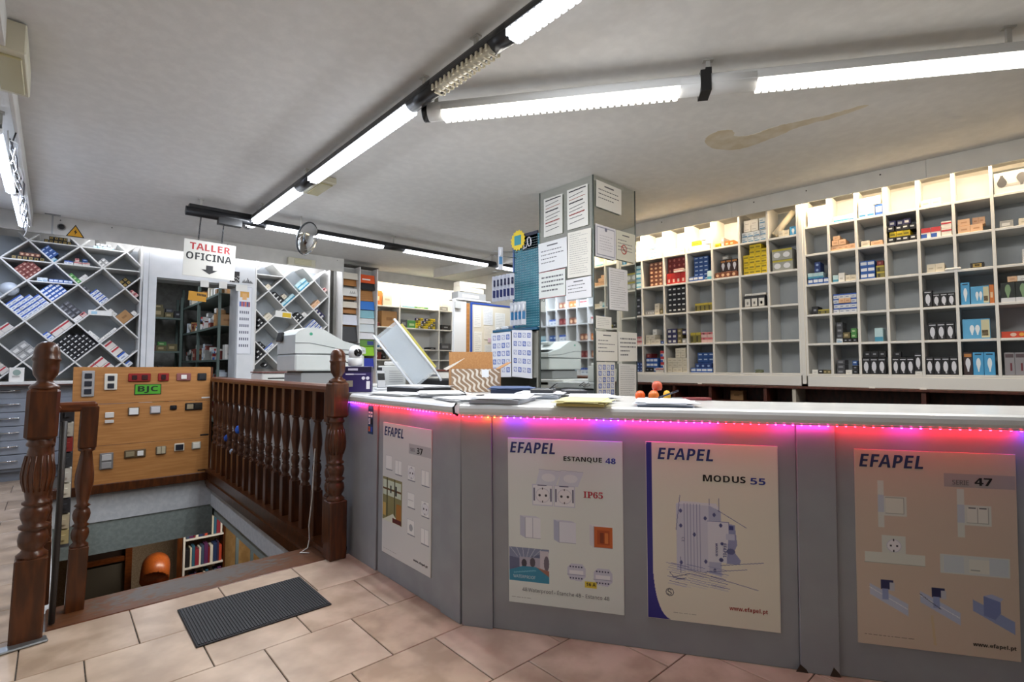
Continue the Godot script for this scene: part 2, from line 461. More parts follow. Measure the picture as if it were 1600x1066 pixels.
# ---------------------------------------------------------------- counter
const C0 := Vector3(1.383, 0, -1.868)
const CU := Vector3(0.546, 0, 0.838)
const CO := Vector3(-0.838, 0, 0.546)
const TILT := 0.0316
func fb() -> Basis:
	var v := UP * cos(TILT) + CO * sin(TILT)
	return Basis(CU, v, CU.cross(v))
func fp(s: float, y: float, z := 0.0) -> Vector3: return C0 + fb() * Vector3(s, y, z)
func sb() -> Basis: return Basis(Vector3(0, 0, 1), UP, Vector3(-1, 0, 0))   # side face of the counter, seen from the left
func sp(s: float, y: float, z := 0.0) -> Vector3: return Vector3(1.383 - z, y, s)

func counter() -> void:
	var grey := noisy("counter_grey", "8f939a", "959aa0", Vector3(1, 1, 1), 0.42, 0.02, 3)
	var top := noisy("counter_top", "dadcdd", "dfe1e2", Vector3(1, 1, 1), 0.18, 0.02, 3)
	var o := thing("shop_counter", "grey panelled shop counter with white rounded top, turning a corner", "counter")
	# side leg
	for q in [[-3.05, -2.676, 0.0, 0.95, "pilaster"], [-2.668, -2.035, -0.008, 0.95, "panel"], [-2.031, -1.876, 0.0, 0.95, "pilaster"]]:
		part(o, q[4], cb(q[1] - q[0], q[3], 0.02, 0.0015), grey, sp((q[0] + q[1]) / 2, 0.475, q[2] - 0.01), sb())
	# front leg
	for q in [[0.006, 0.148, 0.0, "pilaster"], [0.149, 1.361, -0.012, "panel"], [1.362, 1.492, 0.0, "pilaster"], [1.493, 3.3, -0.012, "panel"]]:
		part(o, q[3], cb(q[1] - q[0], 0.94, 0.02, 0.0015), grey, fp((q[0] + q[1]) / 2, 0.47, q[2] - 0.01), fb())
	part(o, "carcass", prism(PackedVector2Array([Vector2(1.41, -3.76), Vector2(1.41, -1.89), Vector2(3.15, 0.77), Vector2(3.42, 0.6), Vector2(2.35, -1.1), Vector2(2.35, -3.76)]), 0.9), grey, Vector3(0, 0.465, 0), Basis(Vector3(1, 0, 0), Vector3(0, 0, 1), Vector3(0, -1, 0)))
	part(o, "worktop", prism(PackedVector2Array([Vector2(1.39, -3.78), Vector2(1.39, -1.875), Vector2(3.12, 0.78), Vector2(3.5, 0.57), Vector2(2.4, -1.13), Vector2(2.4, -3.78)]), 0.05), top, Vector3(0, 0.959, 0), Basis(Vector3(1, 0, 0), Vector3(0, 0, 1), Vector3(0, -1, 0)))
	var prof := PackedVector2Array([Vector2(-0.06, 0.934), Vector2(0.018, 0.934), Vector2(0.029, 0.939), Vector2(0.035, 0.95), Vector2(0.035, 0.966), Vector2(0.03, 0.977), Vector2(0.02, 0.984), Vector2(-0.06, 0.985)])
	part(o, "rounded_edge", prism(prof, 1.09), top, Vector3(1.383, 0, -2.424), Basis(Vector3(-1, 0, 0), UP, Vector3(0, 0, -1)))
	part(o, "rounded_edge", prism(prof, 3.28), top, C0 + CU * 1.652 + CO * 0.03, Basis(CO, UP, CO.cross(UP)))
	part(o, "corner_joint", tube([Vector3(1.366, 0.93, -1.877), Vector3(1.345, 0.94, -1.876), Vector3(1.342, 0.965, -1.876), Vector3(1.36, 0.985, -1.878)], 0.006, 6), black)
	# chipped foot of the middle pilaster
	for q in [[1.37, 0.012, 0.03], [1.48, 0.014, 0.026]]:
		part(o, "chipped_corner", prism(PackedVector2Array([Vector2(-q[2], 0), Vector2(q[2] * 0.4, 0), Vector2(q[2] * 0.2, q[1]), Vector2(-q[2] * 0.5, q[1] * 2.4)]), 0.002), mat("3d3026", 0.9), fp(q[0] + 0.005, 0.0, 0.001), fb())
	# LED strip under the edge
	var led := thing("led_strip", "pink and red LED strip glowing under the white counter edge", "light strip")
	var tones := {"r": "ff2238", "p": "ff2ea0", "v": "a33bff", "b": "3a46ff", "o": "ff5a2a"}
	var dot := bm(0.006, 0.004, 0.004)
	part(led, "tape", bm(1.15, 0.003, 0.008), mat("e8c9d4", 0.5), sp(-2.465, 0.9325, 0.012), sb())
	part(led, "tape", bm(3.2, 0.003, 0.008), mat("e8c9d4", 0.5), fp(1.62, 0.9325, 0.012), fb())
	var side_seq := "vprrrrpprr"
	var front_seq := "rovpppvpppprrpprrprrrbb"
	for k in 39:
		var s := -3.03 + k * 0.0295
		part(led, "led", dot, glow(tones[side_seq[mini(9, k / 4)]], 16.0), sp(s, 0.929, 0.012), sb())
	for k in 74:
		part(led, "led", dot, glow(tones[front_seq[mini(22, int(k / 3.3))]], 16.0), fp(0.02 + k * 0.0295, 0.929, 0.012), fb())
	for k in 10:
		area(sp(-2.97 + k * 0.118, 0.926, 0.013), Vector3(0, 0, 1), Vector3(1, -0.75, 0), Vector2(0.118, 0.004), tones[side_seq[k]], LED_E * 0.118, "led_light")
	for k in 23:
		area(fp(0.06 + k * 0.0974, 0.926, 0.013), CU, -UP * 0.75 - CO, Vector2(0.0974, 0.004), tones[front_seq[k]], LED_E * 0.0974, "led_light")
	posters()
	# card sticker on the side pilaster
	var im := blank(48, 132, "1d3b66")
	for q in [[4, 4, 40, 18, "0f6f86"], [4, 34, 18, 24, "e9ecf0"], [26, 34, 18, 24, "e9ecf0"], [4, 64, 18, 26, "dfe3ea"], [26, 64, 18, 26, "101216"], [4, 100, 18, 22, "d06a2a"], [26, 100, 18, 22, "2a4fb8"]]: rect(im, q[0], q[1], q[2], q[3], col(q[4]))
	rect(im, 6, 42, 14, 6, col("22306e")); rect(im, 28, 42, 14, 6, col("22306e")); ell(im, 10, 111, 6, 6, col("c02a2a")); line(im, Vector2(9, 84), Vector2(16, 70), 3, col("223a66"))
	var st := thing("card_sticker", "small blue sticker of payment card marks beside the newel post", "sticker", sp(-2.757, 0.845, 0.001), sb())
	part(st, "film", bm(0.062, 0.175, 0.001), mat("24416b", 0.4))
	part(st, "print", sheet(0.06, 0.173), printed(im, 0.4), Vector3(0, 0, 0.0011))

const LED_E := 0.05

func switch_pic(im: Image, x: float, y: float, w: float, h: float, gangs: int) -> void:
	rect(im, x + 2, y + h - 1, w, 3, col("777b88")); rect(im, x, y, w, h, col("b9bcc4")); rect(im, x + 1, y + 1, w - 2, h - 2, col("eceded"))
	for k in range(1, gangs): line(im, Vector2(x + w * k / gangs, y + 2), Vector2(x + w * k / gangs, y + h - 2), 1, col("8f929c"))

func socket_pic(im: Image, cx: float, cy: float, r: float, pins := "34363e") -> void:
	ell(im, cx, cy, r, r, col("c3c6d4")); ell(im, cx, cy, r - 1.5, r - 1.5, col("e4e5ea"))
	ell(im, cx - r * 0.42, cy, r * 0.16, r * 0.16, col(pins)); ell(im, cx + r * 0.42, cy, r * 0.16, r * 0.16, col(pins)); rect(im, cx - 1, cy - r, 2, 4, col(pins)); rect(im, cx - 1, cy + r - 4, 2, 4, col(pins))

func cube_pic(im: Image, x: float, y: float, w: float, h: float, d: float, face: String, edge: String) -> void:
	poly(im, [Vector2(x - d, y - d * 0.4), Vector2(x, y), Vector2(x, y + h), Vector2(x - d, y + h - d * 0.5)], col(edge))
	poly(im, [Vector2(x - d, y - d * 0.4), Vector2(x + w - d, y - d * 0.4), Vector2(x + w, y), Vector2(x, y)], col(edge).lightened(0.3))
	rect(im, x, y, w, h, col(face)); line(im, Vector2(x, y), Vector2(x, y + h), 1, col("8d92a8")); line(im, Vector2(x, y + h), Vector2(x + w, y + h), 1, col("9aa0b5"))

func poster(called: String, label: String, at: Vector3, b: Basis, im: Image, bg: String) -> Node3D:
	var o := thing(called, label, "poster", at, b, "")
	part(o, "board", cb(0.492, 0.712, 0.005, 0.001), mat(bg, 0.4))
	part(o, "print", sheet(0.489, 0.709), printed(im, 0.35), Vector3(0, 0, 0.0028))
	return o

# words on a poster: x0, x1, y0, y1 as fractions of it from its top left
func words(o: Node3D, text: String, x0: float, x1: float, y0: float, y1: float, h: String, font := "Droid Sans", bold := true) -> void:
	lettering(o, "lettering", text, Vector3(((x0 + x1) / 2 - 0.5) * 0.489, (0.5 - (y0 + y1) / 2) * 0.709, 0.0032), (y1 - y0) * 0.709, (x1 - x0) * 0.489, mat(h, 0.5), font, bold, Basis(Vector3(1, 0, 0), Vector3(0.16, 1, 0), Vector3(0, 0, 1)) if text == "EFAPEL" else Basis())

func posters() -> void:
	var W := 248.0; var H := 358.0
	# side counter: light grey poster
	var im := blank(248, 358, "d6d7d7")
	rect(im, W * 0.57, H * 0.125, W * 0.43, H * 0.075, col("b4b5b8"))
	for q in [[0.07, 0.25, 1], [0.28, 0.27, 2], [0.55, 0.28, 0], [0.82, 0.29, 2], [0.55, 0.475, 1], [0.82, 0.5, 0], [0.55, 0.67, 1], [0.82, 0.69, 2]]:
		switch_pic(im, W * q[0], H * q[1], 36, 38, maxi(1, q[2]))
		if q[2] == 0: socket_pic(im, W * q[0] + 18, H * q[1] + 19, 15, "1e2026")
	ell(im, W * 0.55 + 18, H * 0.67 + 19, 9, 9, col("a6a9b0")); line(im, Vector2(W * 0.57, H * 0.53), Vector2(W * 0.67, H * 0.53), 1, col("9a9da5"))
	# the small photo of a room: beams, table, chairs and two figures
	rect(im, 2, H * 0.42, W * 0.43, H * 0.33, col("8a8458"))
	rect(im, 4, H * 0.44, W * 0.4, H * 0.12, col("c9d3c0")); rect(im, 4, H * 0.5, W * 0.4, 5, col("6b4a26")); rect(im, 24, H * 0.42, 6, H * 0.33, col("4e4a2c")); rect(im, 66, H * 0.42, 5, H * 0.3, col("4e4a2c"))
	rect(im, 78, H * 0.6, 26, H * 0.12, col("a8702c")); rect(im, 4, H * 0.62, 16, H * 0.1, col("c9a860")); poly(im, [Vector2(2, H * 0.75), Vector2(60, H * 0.68), Vector2(100, H * 0.75)], col("d8dccb"))
	rect(im, 44, H * 0.475, 7, 20, col("2e3330")); rect(im, 72, H * 0.47, 8, 26, col("23262a")); rect(im, 58, H * 0.715, 46, H * 0.035, col("5f1f1c"))
	textlines(im, 8, int(H * 0.965), 90, int(H * 0.975), 6, 1, "9a9a9a", 5)
	var o := poster("product_poster", "light grey switch poster on the counter's side next to the newel post", sp(-2.365, 0.483, -0.0055), sb(), im, "d6d7d7")
	words(o, "EFAPEL", 0.04, 0.46, 0.028, 0.098, "1f2f66"); words(o, "SERIE", 0.6, 0.7, 0.15, 0.175, "8a8b90", "Droid Sans", false); words(o, "37", 0.73, 0.84, 0.142, 0.185, "16171b"); words(o, "www.efapel.pt", 0.68, 0.95, 0.93, 0.952, "4a4c52")
	# white and mint poster
	im = blank(248, 358, "d9e1df")
	for k in 2:
		var x := 56.0 + k * 48
		poly(im, [Vector2(x + 6, 98), Vector2(x + 14, 66), Vector2(x + 62, 68), Vector2(x + 50, 98)], col("cdd6e2")); line(im, Vector2(x + 14, 66), Vector2(x + 62, 68), 1, col("a9b3c8")); ell(im, x + 34, 82, 15, 9, col("dde4ea"))
		rect(im, x - 2, 98, 46, 46, col("c4cbdb")); rect(im, x, 100, 42, 42, col("e2e6ec")); socket_pic(im, x + 21, 121, 16)
		rect(im, x + 1, 106, 3, 28, col("565d78")); rect(im, x + 38, 106, 3, 28, col("565d78")); rect(im, x + 10, 99, 20, 2, col("565d78"))
	cube_pic(im, 38, 172, 34, 44, 12, "e0e4ec", "b7bed2"); line(im, Vector2(55, 173), Vector2(55, 215), 1, col("9097ad"))
	cube_pic(im, 113, 176, 36, 44, 12, "dbe0ec", "aeb7d0"); cube_pic(im, 188, 180, 38, 44, 10, "c2602a", "d3d6df")
	rect(im, 194, 187, 26, 30, col("a84a1c")); rect(im, 200, 192, 8, 22, col("7d3416")); rect(im, 210, 192, 7, 22, col("d07a3c"))
	# pool photo: roof, arches, water
	rect(im, 1, 238, 88, 72, col("5e6686")); poly(im, [Vector2(1, 238), Vector2(89, 238), Vector2(89, 244), Vector2(30, 262), Vector2(1, 258)], col("7d88a6"))
	for k in 6: line(im, Vector2(4 + k * 14, 239), Vector2(20 + k * 7, 258), 1, col("c8d0de"))
	rect(im, 24, 258, 48, 22, col("a9a7ba")); rect(im, 70, 242, 19, 50, col("c4bfca")); ell(im, 34, 271, 6, 9, col("3c3a48")); ell(im, 53, 268, 6, 10, col("4a4656")); ell(im, 84, 268, 6, 16, col("6d6876"))
	poly(im, [Vector2(1, 288), Vector2(30, 278), Vector2(62, 278), Vector2(89, 296), Vector2(89, 310), Vector2(1, 310)], col("2f86a8")); poly(im, [Vector2(62, 278), Vector2(89, 284), Vector2(89, 296)], col("9a6a5a")); line(im, Vector2(12, 294), Vector2(60, 286), 2, col("6fb4cc"))
	# two connector blocks
	for k in 2:
		var x := 130.0 + k * 56; var y := 262.0 + k * 5
		poly(im, [Vector2(x, y + 8), Vector2(x + 8, y), Vector2(x + 32, y), Vector2(x + 38, y + 8), Vector2(x + 38, y + 26), Vector2(x + 28, y + 36), Vector2(x + 6, y + 34), Vector2(x, y + 24)], col("c3c7da"))
		for j in 5: rect(im, x + 5 + j * 6, y + 5, 3, 3, col("3b4060")); rect(im, x + 5 + j * 6, y + 29, 3, 3, col("3b4060"))
		rect(im, x + 4, y + 14, 30, 8, col("e3e5ee")); line(im, Vector2(x, y + 24), Vector2(x + 38, y + 24), 1, col("8a90ac"))
	rect(im, 167, 297, 25, 13, col("d9c33c"))
	textlines(im, 6, 346, 90, 349, 6, 1, "8e9494", 9)
	o = poster("product_poster", "pale mint poster with sockets, orange switch and small pool photo", fp(0.4675, 0.483, -0.0095), fb(), im, "d9e1df")
	words(o, "EFAPEL", 0.025, 0.43, 0.022, 0.088, "1d2f6a"); words(o, "ESTANQUE", 0.5, 0.83, 0.097, 0.13, "17181c"); words(o, "48", 0.86, 0.945, 0.097, 0.13, "2b3a9a"); words(o, "IP65", 0.67, 0.835, 0.3, 0.337, "b0203a", "Droid Serif")
	words(o, "16 A", 0.685, 0.765, 0.835, 0.855, "3a3620"); words(o, "48 Waterproof - Étanche 48 - Estanco 48", 0.12, 0.88, 0.9, 0.935, "70767c", "Droid Sans", false); words(o, "WATERPROOF", 0.04, 0.24, 0.832, 0.85, "b9d5de", "Droid Sans", false)
	# cream poster with the breaker sketch
	im = blank(248, 358, "dedbcd")
	var edge := [Vector2(0, 0), Vector2(10, 0), Vector2(10, 240)]
	for k in 13: edge.append(Vector2(10 + 38 * pow(k / 12.0, 2.0), 240 + 112 * sin(k / 12.0 * PI / 2) + k * 0.5))
	edge.append(Vector2(48, 358)); edge.append(Vector2(0, 358)); poly(im, edge, col("2a2a86"))
	rect(im, 58, 122, 62, 134, col("c5c8da")); poly(im, [Vector2(120, 122), Vector2(142, 132), Vector2(142, 262), Vector2(120, 256)], col("aab0cc")); poly(im, [Vector2(58, 122), Vector2(70, 116), Vector2(134, 118), Vector2(142, 132), Vector2(120, 122)], col("d9dae4"))
	for k in 6: line(im, Vector2(74 + k * 6, 122), Vector2(74 + k * 6, 255), 1, col("7e84aa"))
	for q in [[66, 136], [66, 166], [66, 240], [92, 182], [113, 148], [113, 234], [130, 140], [130, 250]]: ell(im, q[0], q[1], 3, 4, col("4c5284"))
	rect(im, 118, 154, 40, 80, col("d3d5e2")); line(im, Vector2(118, 154), Vector2(158, 154), 1, col("6a70a0")); line(im, Vector2(158, 154), Vector2(158, 234), 1, col("6a70a0"))
	poly(im, [Vector2(158, 156), Vector2(168, 158), Vector2(172, 196), Vector2(166, 210), Vector2(178, 226), Vector2(176, 234), Vector2(152, 234)], col("8d94bc")); ell(im, 160, 210, 8, 6, col("5b628f")); ell(im, 142, 160, 3, 4, col("434a80")); ell(im, 144, 196, 3, 3, col("434a80")); ell(im, 142, 228, 4, 4, col("434a80"))
	rect(im, 158, 160, 8, 8, col("39417e")); rect(im, 152, 176, 16, 12, col("bcc1d8"))
	for k in 40:
		var y := 244.0 + (k % 10) * 4.5; var x := 38.0 + (k * 37) % 110
		line(im, Vector2(x, y), Vector2(x + 34, y + 5), 1, col(["8c90b8", "a9abc6", "6f74a6", "c2c2d0"][k % 4]))
	for q in [[66, 106, 58, 176], [122, 110, 122, 122], [140, 108, 140, 134], [60, 250, 210, 282], [142, 240, 220, 228], [112, 256, 190, 244], [138, 132, 190, 162], [66, 230, 66, 262]]: line(im, Vector2(q[0], q[1]), Vector2(q[2], q[3]), 1, col("5a5f90"))
	line(im, Vector2(44, 262), Vector2(52, 272), 1, col("33375e")); line(im, Vector2(52, 272), Vector2(84, 262), 1, col("33375e")); line(im, Vector2(56, 276), Vector2(76, 272), 1, col("33375e"))
	ell(im, 43, 302, 8, 8, col("50525c")); ell(im, 43, 302, 6.6, 6.6, col("dedbcd"))
	textlines(im, 50, 342, 128, 345, 6, 1, "9c9a90", 12)
	o = poster("product_poster", "cream poster with blue curved edge and a circuit breaker sketch", fp(1.052, 0.488, -0.0095), fb(), im, "dedbcd")
	words(o, "EFAPEL", 0.1, 0.53, 0.03, 0.095, "213472"); words(o, "MODUS", 0.445, 0.765, 0.172, 0.208, "17181c"); words(o, "55", 0.8, 0.91, 0.176, 0.212, "2b3a8e"); words(o, "www.efapel.pt", 0.63, 0.91, 0.885, 0.915, "96322f"); words(o, "S", 0.157, 0.19, 0.828, 0.86, "50525c", "Droid Serif", false)
	# the turned lettering on the breaker
	lettering(o, "lettering", "EFAPEL", Vector3(0.05, -0.06, 0.0032), 0.013, 0.055, mat("5a6092", 0.5), "Droid Sans", true, Basis(Vector3(0, 0, 1), -PI / 2))
	lettering(o, "lettering", "MODUS 55", Vector3(0.02, -0.06, 0.0032), 0.008, 0.05, mat("5a6092", 0.5), "Droid Sans", true, Basis(Vector3(0, 0, 1), -PI / 2))
	lettering(o, "lettering", "CE", Vector3(-0.105, -0.03, 0.0032), 0.011, 0.018, mat("5a6092", 0.5), "Droid Sans", false, Basis(Vector3(0, 0, 1), -PI / 2))
	# pinkish poster with trunking diagrams
	im = blank(248, 358, "c9b9a9")
	rect(im, W * 0.57, H * 0.105, W * 0.43, H * 0.068, col("a8a2a2"))
	var pale := "cfd6cf"
	rect(im, 36, 56, 10, 86, col(pale)); rect(im, 46, 84, 36, 36, col(pale)); rect(im, 49, 87, 29, 29, col("d9ddd3")); rect(im, 36, 82, 10, 32, col("b9c6d2"))
	rect(im, 160, 64, 11, 86, col(pale)); rect(im, 171, 92, 40, 36, col(pale)); rect(im, 175, 96, 32, 28, col("dbded6")); line(im, Vector2(191, 97), Vector2(191, 123), 1, col("8e938e")); rect(im, 160, 92, 11, 32, col("b9c6d2")); line(im, Vector2(178, 97), Vector2(187, 97), 2, col("555b60")); line(im, Vector2(194, 97), Vector2(203, 97), 2, col("555b60"))
	for q in [[49, 87, 78, 87], [78, 87, 78, 116], [49, 116, 78, 116], [207, 96, 207, 124], [175, 124, 207, 124]]: line(im, Vector2(q[0], q[1]), Vector2(q[2], q[3]), 1, col("8e9890"))
	rect(im, 41, 156, 38, 36, col(pale)); socket_pic(im, 60, 174, 12, "23242e"); rect(im, 13, 188, 96, 20, col("d2d8d0")); line(im, Vector2(13, 208), Vector2(109, 208), 1, col("9aa49c"))
	rect(im, 132, 182, 104, 34, col("ccd4d2")); rect(im, 176, 188, 30, 24, col("d8dcd4")); rect(im, 178, 206, 14, 2, col("98a09c")); rect(im, 138, 184, 30, 30, col("c3cfd6")); rect(im, 206, 184, 28, 30, col("c3cfd6"))
	for k in 3:
		var x := 20.0 + k * 80; var y := 246.0 + k * 6
		poly(im, [Vector2(x, y), Vector2(x + 60, y + 32), Vector2(x + 60, y + 54), Vector2(x, y + 20)], col(["b9c3d8", "b2bdd6", "8e9cc4"][k]))
		if k < 2:
			line(im, Vector2(x, y + 8), Vector2(x + 60, y + 42), 1, col("f0f2f4")); rect(im, x + 18, y - 8, 20, 17, col("2b2f58")); rect(im, x + 32, y - 4, 8, 15, col("b9bcc8")); rect(im, x + 20, y + 8, 10, 20, col("8d9cc8"))
		else:
			poly(im, [Vector2(x + 16, y - 8), Vector2(x + 40, y), Vector2(x + 40, y + 20), Vector2(x + 32, y + 32), Vector2(x + 16, y + 26)], col("7583b4")); poly(im, [Vector2(x + 16, y - 8), Vector2(x + 28, y - 12), Vector2(x + 44, y - 6), Vector2(x + 40, y)], col("aab4d2"))
	line(im, Vector2(118, 296), Vector2(122, 345), 4, col("c9b694")); line(im, Vector2(100, 258), Vector2(132, 282), 1, col("33344a"))
	textlines(im, 10, 340, 92, 343, 6, 1, "6d645c", 15)
	o = poster("product_poster", "pinkish beige poster with trunking drawings, rightmost on the counter", fp(1.802, 0.489, -0.0095), fb(), im, "c9b9a9")
	words(o, "EFAPEL", 0.035, 0.445, 0.022, 0.088, "24365f"); words(o, "SERIE", 0.62, 0.72, 0.135, 0.158, "6d6868", "Droid Sans", false); words(o, "47", 0.755, 0.86, 0.12, 0.158, "15161a"); words(o, "www.efapel.pt", 0.72, 0.975, 0.93, 0.955, "3a3430")

# ---------------------------------------------------------------- cartons
# kind: [description, colour, prints as [shape, x, y, w, h, colour] in fractions of the front]
var kinds := {
	"yellow": ["yellow bulb carton", "dcc01a", [["r", 0.12, 0.3, 0.7, 0.3, "8a7a14"]]],
	"red": ["bright red tall bulb carton", "c2271f", [["r", 0.3, 0.15, 0.4, 0.3, "e9c7b4"]]],
	"darkred": ["dark red bulb carton", "6e1b1c", [["o", 0.25, 0.25, 0.4, 0.5, "a8625a"]]],
	"brown": ["brown and peach bulb carton", "7c4630", [["o", 0.2, 0.2, 0.55, 0.55, "e0b58e"]]],
	"blackw": ["black carton with white label", "17171b", [["r", 0.2, 0.45, 0.55, 0.28, "d7d7d4"]]],
	"blackoval": ["black bulb carton with white oval print", "16171c", [["o", 0.2, 0.16, 0.6, 0.6, "d4d5dc"], ["r", 0.46, 0.08, 0.2, 0.12, "b9bac2"], ["r", 0.12, 0.84, 0.76, 0.05, "c4c5cc"]]],
	"black": ["plain black carton", "141519", [["r", 0.3, 0.4, 0.4, 0.25, "8d8f96"]]],
	"blue": ["blue bulb carton", "28508f", [["r", 0.2, 0.5, 0.6, 0.25, "b9cbe2"]]],
	"deepblue": ["deep blue bulb carton", "233c78", [["o", 0.25, 0.2, 0.45, 0.5, "8fa8d0"]]],
	"lightblue": ["light blue candle bulb carton", "4c9fd0", [["bulb", 0.3, 0.15, 0.42, 0.6, "e6edf0"], ["r", 0.2, 0.88, 0.6, 0.06, "1d3a52"]]],
	"bluewide": ["wide light blue twin bulb carton", "5aa8d4", [["bulb", 0.26, 0.2, 0.17, 0.5, "e9eef0"], ["bulb", 0.46, 0.2, 0.17, 0.5, "e9eef0"], ["r", 0.68, 0.05, 0.3, 0.9, "cfc9a4"], ["r", 0.7, 0.15, 0.22, 0.28, "6f5a3c"]]],
	"bluewhite": ["blue and white carton", "2f5fae", [["r", 0.08, 0.3, 0.84, 0.5, "dfe3ea"]]],
	"bwcell": ["white carton with blue top stripe", "d9dce0", [["r", 0.0, 0.72, 1.0, 0.28, "2c58b4"], ["r", 0.15, 0.25, 0.5, 0.2, "8d97ab"]]],
	"whiteblue": ["white carton printed in blue", "d3dbe2", [["r", 0.1, 0.1, 0.8, 0.18, "3d7fae"], ["r", 0.1, 0.5, 0.5, 0.15, "7f9db4"]]],
	"teal": ["white and teal carton", "b9d6da", [["r", 0.0, 0.0, 1.0, 0.35, "3e8fae"]]],
	"white": ["plain white carton", "e2e0da", [["r", 0.2, 0.3, 0.5, 0.12, "b5b2ac"]]],
	"cream": ["cream carton", "d8cfbb", [["r", 0.2, 0.4, 0.55, 0.15, "b8ad96"]]],
	"peach": ["peach coloured carton", "d9b08c", [["r", 0.25, 0.4, 0.5, 0.18, "b98963"]]],
	"grey": ["grey carton with pale label", "9c9c9a", [["r", 0.15, 0.25, 0.6, 0.4, "d5d4d0"]]],
	"darkgrey": ["dark grey carton", "4a4b50", [["r", 0.15, 0.3, 0.6, 0.35, "83858a"]]],
	"greytall": ["tall grey carton with red mark", "8f8c90", [["r", 0.1, 0.78, 0.8, 0.16, "57484c"], ["r", 0.55, 0.2, 0.18, 0.34, "6b2630"]]],
	"gold": ["olive and gold carton", "7d7434", [["r", 0.15, 0.1, 0.3, 0.55, "3d3a1e"], ["r", 0.0, 0.75, 1.0, 0.25, "b9a73c"]]],
	"pink": ["pink and white carton", "dcb9b2", [["r", 0.0, 0.55, 1.0, 0.4, "cf6f74"], ["o", 0.25, 0.55, 0.4, 0.3, "6d3436"]]],
	"purple": ["dark purple carton with white label", "33305c", [["r", 0.15, 0.25, 0.6, 0.45, "d5d2cc"]]],
	"olive": ["olive carton with tan print", "6f6540", [["r", 0.2, 0.3, 0.5, 0.4, "b9a67c"]]],
	"bulbdark": ["dark carton with white bulb picture", "3a2a2c", [["bulb", 0.22, 0.15, 0.56, 0.6, "d9dbe2"], ["r", 0.1, 0.8, 0.8, 0.14, "b77a3e"]]],
	"orange": ["orange carton", "c8702c", [["r", 0.2, 0.3, 0.5, 0.3, "e3c49a"]]],
	"orangered": ["flat orange red carton", "c8442a", [["o", 0.25, 0.2, 0.18, 0.6, "d9b9a8"], ["o", 0.5, 0.2, 0.14, 0.6, "e0a03c"]]],
	"redwhite": ["white carton with red stripe", "d9d2ca", [["r", 0.0, 0.62, 1.0, 0.22, "b5323c"]]],
	"tricolor": ["red, white and blue carton", "e0dcd8", [["r", 0.0, 0.55, 1.0, 0.45, "bb3238"], ["r", 0.0, 0.0, 0.6, 0.42, "2c58ac"]]],
	"brownred": ["brown red carton", "7a352c", [["r", 0.2, 0.3, 0.5, 0.3, "c49a86"]]],
	"blackgold": ["black carton with gold square", "1a1814", [["r", 0.18, 0.18, 0.64, 0.64, "a98f4a"], ["r", 0.32, 0.32, 0.36, 0.36, "1a1814"]]],
	"green": ["green carton", "4f8f4c", [["r", 0.2, 0.3, 0.5, 0.3, "b9cf9a"]]],
	"whiteblack": ["black and white jar shaped carton", "26272c", [["r", 0.1, 0.05, 0.8, 0.7, "d9d7d0"], ["o", 0.35, 0.2, 0.3, 0.3, "8a8a88"]]],
	"clear": ["clear pack of round bulbs with yellow edge", "9a9d96", [["o", 0.08, 0.2, 0.34, 0.5, "d9dce0"], ["o", 0.55, 0.2, 0.34, 0.5, "d9dce0"], ["r", 0.0, 0.82, 1.0, 0.18, "b5a93c"]]],
	"cardbox": ["plain brown cardboard box", "a97f50", [["r", 0.3, 0.4, 0.4, 0.2, "8a6238"]]],
	"leaf": ["black carton with pale green leaf shaped bulb", "17201c", [["bulb", 0.3, 0.2, 0.4, 0.7, "7d9a72"], ["r", 0.0, 0.0, 1.0, 0.22, "d5d6da"]]],
}
var protos := {}
var crowd := {}
var carton_name := "bulb_carton"

# past 300 of a kind, the smallest in view are joined into one object
func thin_out() -> void:
	for called in crowd:
		var list: Array = crowd[called]
		var most := 0 if called == "mirrored_carton" else 300
		if list.size() <= most: continue
		list.sort_custom(func(a, b): return seen_size(a) > seen_size(b))
		var by := {}
		for k in range(most, list.size()):
			var o: MeshInstance3D = list[k]
			for p in [o] + o.get_children():
				if not by.has(p.material_override):
					by[p.material_override] = SurfaceTool.new(); by[p.material_override].begin(Mesh.PRIMITIVE_TRIANGLES)
				by[p.material_override].append_from(p.mesh, 0, o.transform if p == o else o.transform * p.transform)
			remove_child(o); o.free()
		var mesh := ArrayMesh.new()
		for m in by:
			by[m].commit(mesh); mesh.surface_set_material(mesh.get_surface_count() - 1, m)
		var j := MeshInstance3D.new(); j.name = numbered("small_cartons"); j.mesh = mesh; add_child(j)
		j.set_meta("kind", "stuff"); j.set_meta("category", "cartons")
		j.set_meta("label", {"bulb_carton": "smallest bulb cartons piled in the white grid shelves", "fitting_carton": "smallest cartons deep in the diamond lattice shelves", "stock_carton": "smallest goods on the storeroom racks", "mirrored_carton": "cartons on the left wall shelf seen in the pillar mirror"}[called])

func seen_size(o: MeshInstance3D) -> float:
	var a := o.mesh.get_aabb().size
	return a.x * a.y / o.position.distance_squared_to(Vector3(0, 1.15, 0))

func bulb_shape(w: float, h: float) -> Mesh:
	var p := PackedVector2Array()
	for k in 17:
		var t := PI * 1.15 * (k / 16.0) - PI * 0.075
		p.append(Vector2(cos(t) * w * 0.5, h * 0.12 + sin(t) * h * 0.38))
	p.append(Vector2(-w * 0.16, -h * 0.38)); p.append(Vector2(-w * 0.16, -h * 0.5)); p.append(Vector2(w * 0.16, -h * 0.5)); p.append(Vector2(w * 0.16, -h * 0.38))
	return prism(p, 0.0006)

